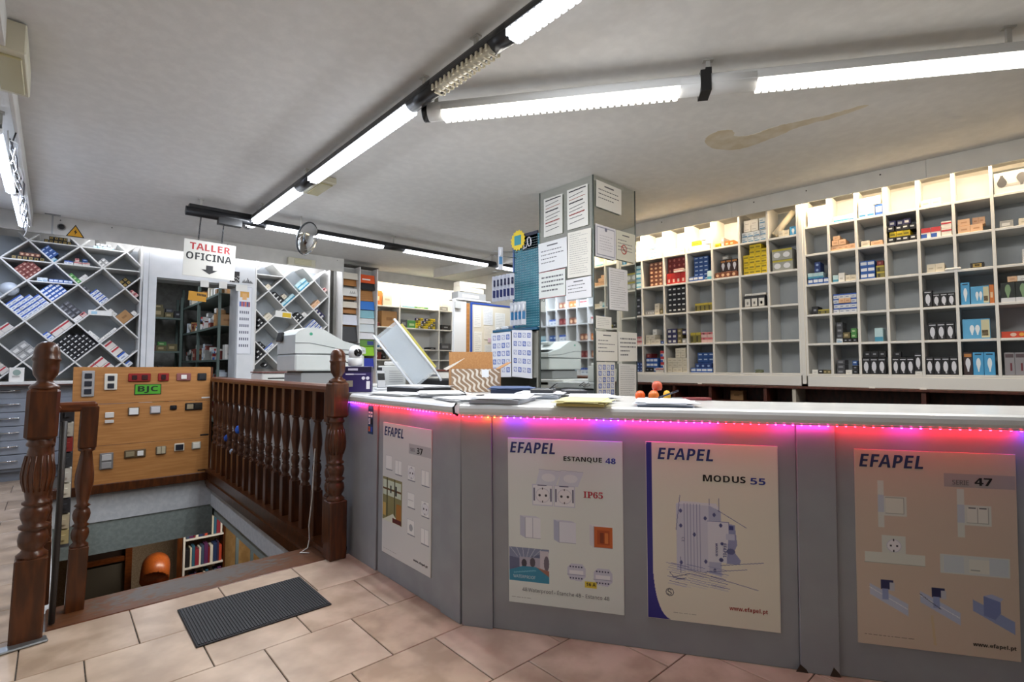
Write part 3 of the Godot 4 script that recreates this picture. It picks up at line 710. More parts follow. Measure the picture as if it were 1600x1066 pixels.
# one carton; its base centre is the origin, its front looks along +z
func carton(kind: String, w: float, h: float, d: float, label: String, group: String, at: Vector3, b: Basis) -> Node3D:
	var key := "%s/%.3f/%.3f/%.3f" % [kind, w, h, d]
	var called := carton_name
	if protos.has(key + called):
		var cc := copy_of(protos[key + called], called, label, at, b, group); crowd[called].append(cc); return cc
	var q: Array = kinds[kind]
	var o := solo(called, label, "carton", cb(w, h, d, minf(0.0015, minf(w, h) * 0.04)), mat(q[1], 0.55), at, b, group)
	for p in q[2]:
		var sz := Vector2(p[3] * w, p[4] * h); var c := Vector3((p[1] + p[3] / 2 - 0.5) * w, (p[2] + p[4] / 2 - 0.5) * h, d / 2 + 0.0004)
		var m: Mesh = bm(minf(sz.x, w * 0.98), minf(sz.y, h * 0.98), 0.0006) if p[0] == "r" else (disc(sz.x / 2, sz.y / 2, 0.0006, 14) if p[0] == "o" else bulb_shape(sz.x, sz.y))
		part(o, {"r": "printed_patch", "o": "printed_disc", "bulb": "printed_bulb"}[p[0]], m, mat(p[5], 0.55), c)
	protos[key + called] = o
	if not crowd.has(called): crowd[called] = []
	crowd[called].append(o)
	return o

const A_U := [-1.815, -1.556, -1.296, -1.043, -0.774, -0.512, -0.258, -0.008]
const B_U := [0.042, 0.229, 0.427, 0.621, 0.829, 1.036, 1.245, 1.455]
const A_Y := [2.317, 2.009, 1.70, 1.381, 1.082]
const B_Y := [2.364, 2.121, 1.855, 1.592, 1.341, 1.079]
const NTH := ["first", "second", "third", "fourth", "fifth", "sixth", "seventh", "eighth"]

func where(sec: String, c: int, r: int) -> String:
	var rows := 5 if sec == "a" else 6
	var row: String = "lit top row" if r == 0 else ("bottom row" if r == rows - 1 else NTH[r] + " row")
	return "%s, %s column %s wide upright" % [row, NTH[6 - c] if sec == "a" else NTH[c], "left of" if sec == "a" else "right of"]

func stack(sec: String, c: int, r: int, kind: String, nx: int, ny: int, w: float, h: float, x0 := 0.012, y0 := 0.0, d := 0.14, back := 0.02, lift := 0, jitter := 0.003) -> void:
	var us: Array = A_U if sec == "a" else B_U
	var ys: Array = A_Y if sec == "a" else B_Y
	var u: float = us[c] + 0.009 + x0
	var y: float = ys[r] + 0.0095 + y0
	w = minf(w, (us[c + 1] - us[c] - 0.021 - x0) / nx)
	var label := "%s, %s" % [kinds[kind][0], where(sec, c, r)]
	for i in nx:
		for j in ny:
			if lift > 0 and j == ny - 1 and i >= nx - lift: continue
			var z := -back - d / 2 - rng.randf() * jitter * 2
			carton(kind, w * 0.985, h - 0.0012, d, label, "%s stack %s%d%d" % [kinds[kind][0], sec, c, r], rp(u + (i + 0.5) * w + rng.randf_range(-1, 1) * 0.0006, y + (j + 0.5) * h, z), rb() * Basis(UP, rng.randf_range(-1, 1) * jitter * 5))

func grid_shelf(label: String, us: Array, ys: Array, top: float, wide: float) -> void:
	var o := thing("grid_shelf", label, "shelf", rp(us[0], 0, 0), rb())
	var w: float = us[-1] - us[0]
	var lo: float = ys[-1]
	part(o, "back_panel", bm(w, top - lo, 0.01), back_grey, Vector3(w / 2, (top + lo) / 2, -0.305))
	for k in us.size():
		var th: float = wide if k == us.size() - 1 and wide > 0 else 0.018
		part(o, "upright", cb(th, top - lo + 0.02, 0.3, 0.0015), shelf_white, Vector3(us[k] - us[0], (top + lo) / 2, -0.15))
	for k in us.size() - 1:
		for y in ys:
			part(o, "shelf_board", cb(us[k + 1] - us[k] - 0.018, 0.018, 0.298, 0.0015), shelf_white, Vector3((us[k] + us[k + 1]) / 2 - us[0], y, -0.15))
	part(o, "plinth_rail", cb(w, 0.09, 0.02, 0.002), shelf_white, Vector3(w / 2, lo - 0.055, -0.008))

func right_shelves() -> void:
	var ax := [-2.59, -2.33, -2.074]; ax.append_array(A_U)
	grid_shelf("white grid shelf of cartons, from the mirror pillar to the wide upright", ax, A_Y, 2.62, 0.0)
	var bx := B_U.duplicate(); bx.append(1.665); bx.append(1.875); bx.append(2.085); bx.append(2.295)
	grid_shelf("white grid shelf of cartons, right of the wide upright", bx, B_Y, 2.62, 0.0)
	part(get_node("grid_shelf_001"), "wide_upright", cb(0.03, 1.6, 0.31, 0.002), shelf_white, Vector3(-0.0245, 1.8, -0.148))
	# brown cupboard under the shelves
	var cup := noisy("cupboard", "3d1a0e", "54261a", Vector3(3, 1, 3), 0.45, 0.03, 3)
	var o := thing("base_cupboard", "dark brown open cupboard under the white grid shelves", "cupboard", rp(0, 0, 0), rb())
	part(o, "top_board", cb(4.9, 0.02, 0.34, 0.002), cup, Vector3(-0.15, 0.966, -0.15))
	part(o, "back_board", bm(4.9, 0.94, 0.01), cup, Vector3(-0.15, 0.49, -0.3))
	part(o, "bottom_board", bm(4.9, 0.02, 0.34), cup, Vector3(-0.15, 0.03, -0.15))
	for u in [-2.55, -1.75, -1.2, -0.82, -0.31, -0.07, 0.82, 1.4, 2.28]:
		part(o, "divider", cb(0.03, 0.93, 0.3, 0.002), cup if not u in [-1.75, -0.07] else mat("b9b2a6", 0.5), Vector3(u, 0.495, -0.15))
	carton("cardbox", 0.12, 0.09, 0.1, "brown cardboard box inside the dark cupboard below the grid shelf", "", rp(-0.62, 0.87, -0.2), rb())
	part(o, "inner_shelf", bm(4.85, 0.016, 0.26), cup, Vector3(-0.15, 0.817, -0.17))
	for u in [-1.43, -0.92, 0.5, 0.82]:
		solo("price_tag", "small white tag on the rail under the grid shelf, %s" % {-1.43: "next to the mirror pillar", -0.92: "second from the pillar", 0.5: "under the black oval cartons", 0.82: "farther right"}[u], "tag", cb(0.04, 0.028, 0.002, 0.0005), paper, rp(u, 0.974, 0.004), rb())
	# --- contents of the shelf left of the wide upright
	stack("a", 0, 0, "white", 1, 2, 0.1, 0.05, 0.13); stack("a", 0, 1, "teal", 2, 5, 0.06, 0.05, 0.11); stack("a", 0, 1, "yellow", 1, 5, 0.07, 0.052, 0.02)
	stack("a", 0, 2, "black", 1, 3, 0.07, 0.07, 0.16); stack("a", 0, 2, "whiteblack", 1, 1, 0.05, 0.09, 0.09); stack("a", 0, 3, "pink", 2, 2, 0.05, 0.045, 0.13); stack("a", 0, 4, "deepblue", 3, 3, 0.035, 0.035, 0.13)
	stack("a", 1, 0, "whiteblue", 1, 3, 0.09, 0.05, 0.07); stack("a", 1, 0, "white", 1, 1, 0.07, 0.07, 0.15)
	stack("a", 1, 1, "brown", 3, 6, 0.052, 0.043, 0.075)
	stack("a", 1, 2, "grey", 4, 1, 0.028, 0.05, 0.015); stack("a", 1, 2, "cream", 1, 2, 0.055, 0.06, 0.13); stack("a", 1, 2, "olive", 1, 1, 0.045, 0.06, 0.187)
	stack("a", 1, 3, "cream", 3, 2, 0.058, 0.052, 0.015, 0, 0.12, 0.02, 1); stack("a", 1, 3, "white", 1, 1, 0.05, 0.06, 0.08, 0.105, 0.12, 0.06); stack("a", 1, 3, "deepblue", 1, 1, 0.04, 0.035, 0.195)
	stack("a", 1, 4, "bluewhite", 3, 3, 0.045, 0.05, 0.02); stack("a", 1, 4, "black", 2, 1, 0.045, 0.05, 0.02, 0.0, 0.1, 0.005); stack("a", 1, 4, "redwhite", 2, 1, 0.045, 0.045, 0.14, 0, 0.1, 0.005); stack("a", 1, 4, "tricolor", 1, 3, 0.045, 0.06, 0.19, 0.045); stack("a", 1, 4, "darkred", 1, 1, 0.06, 0.05, 0.02, 0.15)
	stack("a", 2, 0, "white", 2, 1, 0.05, 0.06, 0.04); stack("a", 2, 0, "cream", 1, 1, 0.06, 0.06, 0.16)
	stack("a", 2, 1, "red", 4, 1, 0.052, 0.115, 0.015); stack("a", 2, 1, "darkred", 4, 3, 0.052, 0.055, 0.015, 0.116, 0.12, 0.05); stack("a", 2, 1, "redwhite", 2, 1, 0.055, 0.035, 0.1, 0.116, 0.05, 0.005)
	stack("a", 2, 2, "blackw", 4, 5, 0.05, 0.055, 0.025)
	stack("a", 2, 3, "purple", 2, 3, 0.052, 0.052, 0.015); stack("a", 2, 3, "olive", 1, 3, 0.05, 0.052, 0.125); stack("a", 2, 3, "grey", 1, 1, 0.048, 0.05, 0.178); stack("a", 2, 3, "purple", 1, 1, 0.048, 0.05, 0.178, 0.09)
	stack("a", 2, 4, "cream", 4, 3, 0.056, 0.05, 0.008); stack("a", 2, 4, "cream", 2, 2, 0.056, 0.05, 0.1, 0.151)
	stack("a", 3, 0, "white", 4, 1, 0.052, 0.055, 0.02); stack("a", 3, 0, "yellow", 1, 1, 0.09, 0.05, 0.04, 0.056); stack("a", 3, 0, "white", 2, 2, 0.045, 0.045, 0.15, 0.056)
	stack("a", 3, 1, "blue", 3, 6, 0.05, 0.042, 0.05, 0, 0.14, 0.05); stack("a", 3, 1, "bluewhite", 3, 1, 0.05, 0.045, 0.012, 0, 0.04, 0.005); stack("a", 3, 1, "teal", 1, 1, 0.045, 0.09, 0.198)
	stack("a", 3, 2, "gold", 4, 1, 0.045, 0.08, 0.065)
	stack("a", 3, 3, "gold", 2, 1, 0.052, 0.105, 0.015); stack("a", 3, 3, "pink", 2, 2, 0.06, 0.052, 0.125)
	stack("a", 3, 4, "bluewhite", 4, 1, 0.056, 0.045, 0.015, 0, 0.06, 0.01); stack("a", 3, 4, "blue", 3, 4, 0.056, 0.05, 0.06, 0, 0.12, 0.075); stack("a", 3, 4, "deepblue", 3, 1, 0.056, 0.045, 0.06, 0.046, 0.06, 0.012)
	stack("a", 4, 0, "yellow", 1, 1, 0.05, 0.04, 0.015); stack("a", 4, 0, "grey", 1, 2, 0.03, 0.045, 0.075); stack("a", 4, 0, "orange", 2, 1, 0.045, 0.05, 0.11)
	stack("a", 4, 1, "bulbdark", 3, 1, 0.055, 0.12, 0.05, 0.06, 0.1, 0.05); stack("a", 4, 1, "brown", 4, 1, 0.052, 0.055, 0.012, 0, 0.1, 0.01); stack("a", 4, 1, "grey", 1, 1, 0.06, 0.035, 0.07, 0.185, 0.1, 0.05)
	stack("a", 5, 0, "whiteblue", 4, 2, 0.055, 0.05, 0.01); stack("a", 5, 0, "white", 2, 2, 0.065, 0.055, 0.03, 0.102); stack("a", 5, 0, "whiteblue", 1, 2, 0.055, 0.055, 0.17, 0.102)
	stack("a", 5, 1, "yellow", 4, 4, 0.053, 0.047, 0.02, 0, 0.15); stack("a", 5, 1, "yellow", 3, 2, 0.053, 0.047, 0.073, 0.189, 0.15, 0.03, 1)
	stack("a", 5, 2, "whiteblack", 3, 1, 0.062, 0.105, 0.022, 0, 0.06, 0.01); stack("a", 5, 2, "white", 3, 1, 0.062, 0.02, 0.028, 0.107, 0.05, 0.015)
	stack("a", 6, 0, "cream", 2, 1, 0.045, 0.06, 0.08); stack("a", 6, 0, "lightblue", 1, 1, 0.06, 0.08, 0.175)
	stack("a", 6, 1, "clear", 1, 2, 0.17, 0.1, 0.02, 0, 0.24, 0.02)
	# --- right of the wide upright
	stack("b", 0, 0, "white", 2, 4, 0.075, 0.042, 0.02)
	stack("b", 0, 2, "bluewhite", 4, 1, 0.04, 0.05, 0.008); stack("b", 0, 2, "teal", 3, 1, 0.04, 0.05, 0.008, 0.051); stack("b", 0, 2, "deepblue", 1, 2, 0.045, 0.045, 0.06, 0.102)
	stack("b", 0, 3, "black", 1, 1, 0.05, 0.07, 0.03); stack("b", 0, 3, "gold", 2, 1, 0.05, 0.04, 0.08)
	stack("b", 0, 5, "white", 1, 1, 0.045, 0.035, 0.02); stack("b", 0, 5, "blackw", 1, 1, 0.035, 0.035, 0.067); stack("b", 0, 5, "olive", 2, 1, 0.03, 0.033, 0.103)
	stack("b", 1, 0, "teal", 2, 1, 0.055, 0.05, 0.03); stack("b", 1, 0, "whiteblue", 1, 1, 0.06, 0.055, 0.13)
	stack("b", 1, 1, "peach", 4, 1, 0.045, 0.045, 0.005); stack("b", 1, 1, "peach", 2, 1, 0.05, 0.045, 0.012, 0.046); stack("b", 1, 1, "peach", 1, 1, 0.05, 0.035, 0.02, 0.092)
	stack("b", 1, 2, "teal", 1, 1, 0.04, 0.06, 0.01); stack("b", 1, 2, "white", 1, 1, 0.045, 0.075, 0.052); stack("b", 1, 2, "cream", 2, 1, 0.04, 0.05, 0.1)
	stack("b", 1, 3, "bwcell", 4, 4, 0.042, 0.04, 0.008); stack("b", 1, 3, "peach", 2, 1, 0.042, 0.04, 0.05, 0.08, 0.05, 0.004)
	stack("b", 1, 4, "whiteblue", 1, 1, 0.045, 0.035, 0.02); stack("b", 1, 4, "darkgrey", 1, 3, 0.045, 0.045, 0.025, 0.036); stack("b", 1, 4, "olive", 1, 1, 0.05, 0.05, 0.07, 0.036); stack("b", 1, 4, "black", 3, 1, 0.032, 0.035, 0.07); stack("b", 1, 4, "green", 1, 2, 0.04, 0.04, 0.125, 0.036)
	stack("b", 1, 5, "darkgrey", 1, 3, 0.055, 0.04, 0.02); stack("b", 1, 5, "white", 1, 1, 0.045, 0.035, 0.08); stack("b", 1, 5, "black", 1, 2, 0.04, 0.035, 0.128); stack("b", 1, 5, "blue", 1, 1, 0.035, 0.04, 0.128, 0.071)
	stack("b", 2, 0, "whiteblue", 2, 1, 0.055, 0.09, 0.01); stack("b", 2, 0, "bluewhite", 1, 1, 0.05, 0.09, 0.122); stack("b", 2, 0, "white", 3, 1, 0.05, 0.07, 0.01, 0.092)
	stack("b", 2, 1, "cream", 1, 1, 0.06, 0.05, 0.02); stack("b", 2, 1, "peach", 1, 1, 0.08, 0.04, 0.085)
	stack("b", 2, 2, "bluewhite", 2, 3, 0.05, 0.05, 0.008); stack("b", 2, 2, "gold", 1, 2, 0.055, 0.05, 0.115); stack("b", 2, 2, "darkred", 1, 1, 0.045, 0.04, 0.12, 0.1)
	stack("b", 2, 4, "teal", 1, 1, 0.055, 0.11, 0.09)
	stack("b", 2, 5, "blackoval", 3, 1, 0.052, 0.135, 0.002, 0, 0.05, 0.005); stack("b", 2, 5, "black", 3, 1, 0.05, 0.05, 0.008, 0.136, 0.05, 0.03)
	for k in 4: stack("b", 3, 1, ["blackw", "yellow", "blackw", "purple"][k], 4 - k % 2, 1, 0.044, 0.044, 0.008 + 0.01 * (k % 2), 0.045 * k, 0.14, 0.01, 0, 0.01)
	stack("b", 3, 5, "blackoval", 4, 1, 0.046, 0.135, 0.004, 0, 0.05, 0.005, 1); stack("b", 3, 5, "blackoval", 1, 1, 0.046, 0.135, 0.142, 0.03, 0.05, 0.005); stack("b", 3, 5, "black", 1, 1, 0.05, 0.045, 0.01, 0.136, 0.05, 0.03); stack("b", 3, 5, "white", 1, 1, 0.046, 0.028, 0.142)
	stack("b", 4, 0, "cream", 2, 1, 0.06, 0.055, 0.01)
	stack("b", 4, 1, "tricolor", 2, 1, 0.058, 0.08, 0.005); stack("b", 4, 1, "redwhite", 1, 2, 0.06, 0.055, 0.124)
	stack("b", 4, 2, "cream", 2, 1, 0.052, 0.065, 0.03)
	stack("b", 4, 3, "blackoval", 1, 1, 0.05, 0.13, 0.006, 0, 0.1, 0.004); stack("b", 4, 3, "blackoval", 3, 1, 0.043, 0.1, 0.058, 0, 0.1, 0.01)
	stack("b", 4, 4, "blackoval", 3, 1, 0.05, 0.13, 0.025, 0, 0.1, 0.01); stack("b", 4, 5, "blackoval", 4, 1, 0.047, 0.135, 0.002, 0, 0.1, 0.005)
	stack("b", 5, 1, "peach", 2, 1, 0.068, 0.055, 0.01); stack("b", 5, 1, "peach", 1, 1, 0.068, 0.05, 0.01, 0.056); stack("b", 5, 1, "peach", 2, 1, 0.035, 0.055, 0.09, 0.056, 0.1, 0.05)
	stack("b", 5, 2, "blackgold", 1, 1, 0.075, 0.04, 0.07, 0.0, 0.1)
	stack("b", 5, 3, "lightblue", 1, 1, 0.05, 0.165, 0.01); stack("b", 5, 3, "bluewide", 1, 1, 0.1, 0.13, 0.063); stack("b", 5, 3, "orange", 1, 1, 0.03, 0.135, 0.163)
	stack("b", 5, 4, "bluewide", 1, 1, 0.15, 0.145, 0.01); stack("b", 5, 5, "bulbdark", 1, 1, 0.05, 0.165, 0.008); stack("b", 5, 5, "lightblue", 2, 1, 0.058, 0.165, 0.06)
	stack("b", 6, 1, "grey", 1, 1, 0.07, 0.05, 0.025); stack("b", 6, 1, "cream", 1, 1, 0.07, 0.05, 0.12); stack("b", 6, 2, "white", 1, 1, 0.06, 0.1, 0.13)
	stack("b", 6, 3, "leaf", 2, 1, 0.075, 0.14, 0.012); stack("b", 6, 3, "peach", 1, 1, 0.05, 0.04, 0.05, 0.141); stack("b", 6, 3, "white", 1, 1, 0.08, 0.04, 0.1, 0.141)
	stack("b", 6, 4, "orangered", 1, 1, 0.18, 0.045, 0.005); stack("b", 6, 5, "greytall", 3, 1, 0.052, 0.16, 0.015)
	var big := carton("white", 0.18, 0.15, 0.14, "large white box with two bulb pictures in the lit top row", "", rp(1.35, 2.4485, -0.08), rb())
	for k in 2: part(big, "printed_bulb", bulb_shape(0.05, 0.085), mat(["57585c", "6f6f72"][k], 0.6), Vector3(-0.05 + k * 0.1, 0.01, 0.0712), Basis(Vector3(0, 0, 1), PI * (1 - k)))
	# rolled card leaning in the top row, coil of wire in an empty cell, white lid on a board
	solo("paper_roll", "cream paper roll leaning diagonally in the lit top row", "paper roll", tube([rp(-0.205, 2.362, -0.05), rp(-0.065, 2.56, -0.12)], 0.03, 14), mat("d9cdb4", 0.7))
	var coil := []
	for k in 40: coil.append(rp(-0.38 + 0.035 * cos(k * 0.7), 1.1 + 0.012 * sin(k * 0.33) + k * 0.0003, -0.08 + 0.03 * sin(k * 0.7)))
	solo("wire_coil", "small grey green wire coil in the bottom row cell", "wire", tube(coil, 0.004, 6), mat("7c8266", 0.5))
	solo("plastic_dish", "flat white plastic dish on the edge of a grid board", "dish", cb(0.09, 0.016, 0.05, 0.004), white, rp(1.02, 1.873, -0.02), rb())

# ---------------------------------------------------------------- stairwell
func block(w: float, y0: float, y1: float) -> Array:
	return [Vector3(0, (y0 + y1) / 2, 0), Vector3(w, y1 - y0, w)]

func newel(label: String, at: Vector3, b: Basis) -> Node3D:
	var o := thing("newel_post", label, "newel post", at, b)
	part(o, "base_block", cb(0.105, 0.345, 0.105, 0.006), wood, Vector3(0, 0.1725, 0))
	part(o, "turned_shaft", lathe([[0.0, 0.34], [0.05, 0.342], [0.052, 0.355], [0.038, 0.368], [0.035, 0.378], [0.047, 0.395], [0.05, 0.42], [0.046, 0.445], [0.036, 0.457], [0.05, 0.465], [0.051, 0.475], [0.037, 0.483], [0.045, 0.505], [0.049, 0.528], [0.045, 0.548], [0.034, 0.558], [0.046, 0.566], [0.046, 0.574], [0.035, 0.582],
		[0.039, 0.61], [0.05, 0.66], [0.053, 0.69], [0.049, 0.73], [0.041, 0.775], [0.036, 0.805], [0.045, 0.812], [0.046, 0.82], [0.04, 0.83], [0.042, 0.842], [0.0, 0.843]], 28), wood)
	var fl := []
	for k in 14: fl.append([Vector3(cos(TAU * k / 14), 0, sin(TAU * k / 14)), k])
	for q in fl:
		var d: Vector3 = q[0]
		part(o, "reed", tube([d * 0.04 + UP * 0.62, d * 0.0505 + UP * 0.66, d * 0.053 + UP * 0.69, d * 0.049 + UP * 0.73, d * 0.042 + UP * 0.77], 0.0045, 5), wood)
	part(o, "upper_block", cb(0.108, 0.215, 0.108, 0.012), wood, Vector3(0, 0.948, 0))
	part(o, "finial", lathe([[0.0, 1.05], [0.05, 1.053], [0.052, 1.062], [0.046, 1.07], [0.032, 1.078], [0.026, 1.088], [0.03, 1.098], [0.041, 1.115], [0.0445, 1.145], [0.0435, 1.172], [0.049, 1.178], [0.049, 1.186], [0.0445, 1.192], [0.0445, 1.212], [0.041, 1.232], [0.033, 1.247], [0.02, 1.257], [0.0, 1.261]], 28), wood)
	return o

func baluster_parts(o: Node3D, k: float) -> void:
	part(o, "base_block", cb(0.062 * k, 0.3, 0.062 * k, 0.004), wood, Vector3(0, 0.18, 0))
	part(o, "turned_shaft", lathe([[0.0, 0.325], [0.03 * k, 0.328], [0.03 * k, 0.338], [0.02 * k, 0.35], [0.028 * k, 0.37], [0.03 * k, 0.39], [0.027 * k, 0.41], [0.02 * k, 0.42], [0.029 * k, 0.428], [0.02 * k, 0.437], [0.028 * k, 0.46], [0.03 * k, 0.48], [0.026 * k, 0.5], [0.018 * k, 0.512], [0.028 * k, 0.52], [0.018 * k, 0.53], [0.024 * k, 0.57], [0.032 * k, 0.63], [0.031 * k, 0.67], [0.024 * k, 0.73], [0.019 * k, 0.775], [0.029 * k, 0.783], [0.029 * k, 0.792], [0.022 * k, 0.8], [0.0, 0.801]], 16), wood)
	part(o, "top_block", cb(0.06 * k, 0.2, 0.06 * k, 0.004), wood, Vector3(0, 0.895, 0))

func stairwell() -> void:
	var slabm := noisy("slab_side", "c4c6c6", "cfd0cf", Vector3(2, 2, 2), 0.85, 0.03, 4, 0.6)
	var green := noisy("beam_green", "848d86", "929a93", Vector3(2, 2, 2), 0.8, 0.04, 4)
	# edges of the opening
	struct("trim_7", cb(0.02, 0.21, 3.3, 0.002), slabm, Vector3(1.34, -0.272, -4.77))
	struct("trim_8", boxes([[Vector3(1.325, -0.07, -4.75), Vector3(0.09, 0.18, 3.32)], [Vector3(1.32, 0.024, -4.75), Vector3(0.125, 0.03, 3.34)], [Vector3(1.275, -0.1, -4.75), Vector3(0.02, 0.05, 3.3)]]), wood)
	struct("trim_9", bm(1.36, 0.32, 0.04), slabm, Vector3(0.67, -0.2, -6.43))
	struct("trim_10", cb(1.3, 0.09, 0.09, 0.006), wood, Vector3(0.67, -0.035, -6.39))
	struct("trim_11", bm(1.36, 0.32, 0.2), green, Vector3(0.67, -0.51, -6.52))
	struct("trim_12", bm(0.06, 0.37, 3.45), slabm, Vector3(0.0, -0.2, -4.7))
	struct("trim_15", bm(1.3, 0.34, 0.06), slabm, Vector3(0.68, -0.21, -3.1))
	# worn wooden sill at the stair head
	var im := Image.create(512, 128, false, Image.FORMAT_RGB8)
	var n := FastNoiseLite.new(); n.seed = 4; n.frequency = 0.02
	for y in 128:
		for x in 512:
			var g := n.get_noise_2d(x * 0.5, y * 7.0) * 0.5 + 0.5
			var c := col("4a2812").lerp(col("6e4320"), g)
			var wear := clampf(1.35 - sqrt(pow((x - 235) / 175.0, 2) + pow((y - 50) / 60.0, 2)) + n.get_noise_2d(x * 2.0 + 900, y * 3.0) * 0.9, 0, 1)
			im.set_pixel(x, y, c.lerp(col("5c5a58").lerp(col("4a4745"), g), smoothstep(0.15, 0.8, wear) * 0.9))
	var sill := struct("trim_13", cb(1.31, 0.05, 0.27, 0.006), wood_mid, Vector3(0.665, -0.022, -3.165))
	part(sill, "worn_top", sheet(1.3, 0.26), printed(im, 0.45), Vector3(0, 0.0256, 0), Basis(Vector3(1, 0, 0), -PI / 2))
	newel("carved dark wood newel post with acorn finial against the counter", Vector3(1.292, 0, -3.02), Basis())
	newel("carved dark wood newel post with acorn finial at far left foreground", Vector3(-0.05, 0, -3.0), Basis(Vector3(0, 0, 1), -0.022))
	# right railing
	var r := thing("stair_railing", "dark wood baluster railing beside the cash desk", "railing", Vector3(1.325, 0, 0))
	part(r, "handrail", prism(PackedVector2Array([Vector2(-0.035, 0.985), Vector2(0.035, 0.985), Vector2(0.045, 1.005), Vector2(0.042, 1.025), Vector2(0.025, 1.037), Vector2(-0.025, 1.037), Vector2(-0.042, 1.025), Vector2(-0.045, 1.005)]), 3.26), wood_mid, Vector3(0, 0, -4.7))
	for k in 16:
		var ba := Node3D.new(); ba.name = "baluster"; r.add_child(ba, true); ba.position = Vector3(0, 0, -3.2 - k * 0.204)
		baluster_parts(ba, 1.0)
	# left railing, seen end on, with its short return
	var l := thing("stair_railing", "dark wood railing seen end on behind the left newel post", "railing", Vector3(-0.01, 0, 0))
	part(l, "handrail", prism(PackedVector2Array([Vector2(-0.035, 0.935), Vector2(0.035, 0.935), Vector2(0.042, 0.96), Vector2(0.025, 0.985), Vector2(-0.025, 0.985), Vector2(-0.042, 0.96)]), 3.3), wood_mid, Vector3(0, 0, -4.72))
	part(l, "return_rail", cb(0.2, 0.045, 0.065, 0.01), wood_mid, Vector3(0.075, 0.958, -3.21))
	for k in 15:
		var ba := Node3D.new(); ba.name = "baluster"; l.add_child(ba, true); ba.position = Vector3(0.0, -0.02, -3.36 - k * 0.204)
		baluster_parts(ba, 1.0)
	var nb := Node3D.new(); nb.name = "end_baluster"; l.add_child(nb, true); nb.transform = Transform3D(Basis(Vector3(0, 0, 1), -0.03), Vector3(0.118, -0.035, -3.21))
	baluster_parts(nb, 1.15)
	# strip of breakers clipped on the left railing
	var rack := thing("breaker_strip", "upright strip of stacked breakers beside the left newel post", "display strip", Vector3(0.075, 0, -4.3))
	part(rack, "rail", bm(0.07, 0.9, 0.01), mat("6b6d70", 0.4, 0.6), Vector3(0, 0.46, -0.02))
	for k in 9:
		part(rack, "module", boxes([[Vector3(0, 0.85 - k * 0.095, 0.02), Vector3(0.06, 0.085, 0.07)], [Vector3(0.0, 0.85 - k * 0.095, 0.06), Vector3(0.03, 0.03, 0.02)]]), mat(["2b2c30", "b9b6aa", "8b2a28", "36383c", "c9c6bc", "d5d0be", "2f3034", "c4b89a", "b8a878"][k], 0.5))
	# board of switches on the far side of the opening
	var o := thing("switch_board", "tall beech display board with three rows of mounted switches", "display board", Vector3(0.712, 0, -6.375))
	for k in 3: part(o, "panel", cb(1.145, [0.37, 0.402, 0.36][k], 0.025, 0.002), beech, Vector3(0, [0.192, 0.581, 0.966][k], 0))
	part(o, "edge_rail", bm(0.02, 1.14, 0.03), wood, Vector3(0.585, 0.575, -0.01))
	var sw := [
		["silver triple switch frame with dark rockers", -0.462, 0.985, 0.095, 0.25, "a3a19e", [[0, 0.075, 0.055, 0.05, "2a2c33"], [0, 0.0, 0.055, 0.05, "2a2c33"], [0, -0.075, 0.055, 0.05, "2a2c33"]]],
		["white double switch frame with dark rockers", -0.29, 1.0, 0.1, 0.16, "d9d4c6", [[0, 0.035, 0.052, 0.05, "2a2c33"], [0, -0.04, 0.052, 0.05, "2a2c33"]]],
		["wide red double socket plate", -0.062, 1.04, 0.185, 0.082, "8e1f1d", [[-0.042, 0, 0.042, 0.045, "30151a"], [0.042, 0, 0.05, 0.05, "3b1a1c"]]],
		["red single switch plate", 0.14, 1.04, 0.095, 0.082, "8e1f1d", [[0, 0, 0.04, 0.052, "30181c"]]],
		["mauve plate with white rocker", 0.32, 1.04, 0.13, 0.078, "8a5350", [[0, 0, 0.05, 0.045, "e3dfd8"]]],
		["black square switch plate", 0.488, 1.04, 0.085, 0.078, "1d1d20", [[0, 0, 0.06, 0.056, "28282c"]]],
		["white round cover pair", -0.29, 0.675, 0.07, 0.055, "d5d0c8", [[0, -0.062, 0.07, 0.03, "cfc9c0"]]],
		["square white switch in brown frame", -0.1, 0.7, 0.092, 0.084, "6d573c", [[0, 0, 0.075, 0.066, "e2e1dc"]]],
		["square pearl switch in grey frame", 0.08, 0.705, 0.092, 0.082, "8c8782", [[0, 0, 0.074, 0.062, "c9c4c2"]]],
		["small black oval push", 0.236, 0.72, 0.06, 0.046, "17161a", [[0, 0, 0.03, 0.02, "232226"]]],
		["black double plate with beige rocker", 0.42, 0.722, 0.16, 0.078, "1c1a18", [[-0.035, 0, 0.06, 0.052, "9a8c72"], [0.04, 0, 0.055, 0.05, "26231f"]]],
		["tall grey plate with two rounded sockets", -0.3, 0.228, 0.105, 0.16, "75716d", [[0, 0.036, 0.075, 0.06, "b9b5b0"], [0, -0.04, 0.075, 0.06, "96928e"]]],
		["brown double plate with white round knob", -0.075, 0.275, 0.175, 0.08, "5e4c34", [[-0.042, 0, 0.07, 0.05, "8d8064"], [0.042, 0, 0.05, 0.05, "e0dcd4"]]],
		["beige twin rocker", 0.14, 0.285, 0.088, 0.085, "6b5d48", [[-0.018, 0, 0.034, 0.07, "b3a78c"], [0.02, 0, 0.034, 0.07, "b3a78c"]]],
		["dark square switch in cream frame", 0.3, 0.3, 0.09, 0.08, "cfc6b2", [[0, 0, 0.068, 0.058, "26272e"]]],
		["cream square switch", 0.455, 0.302, 0.085, 0.08, "a59c86", [[0, 0, 0.066, 0.06, "d8d3c4"]]]]
	for q in sw:
		var s := part(o, "switch_plate", cb(q[3], q[4], 0.014, 0.005), mat(q[5], 0.35), Vector3(q[1], q[2], 0.02)); s.set_meta("label", q[0])
		for p in q[6]: part(s, "rocker", cb(p[2], p[3], 0.01, 0.003), mat(p[4], 0.3), Vector3(p[0], p[1], 0.008))
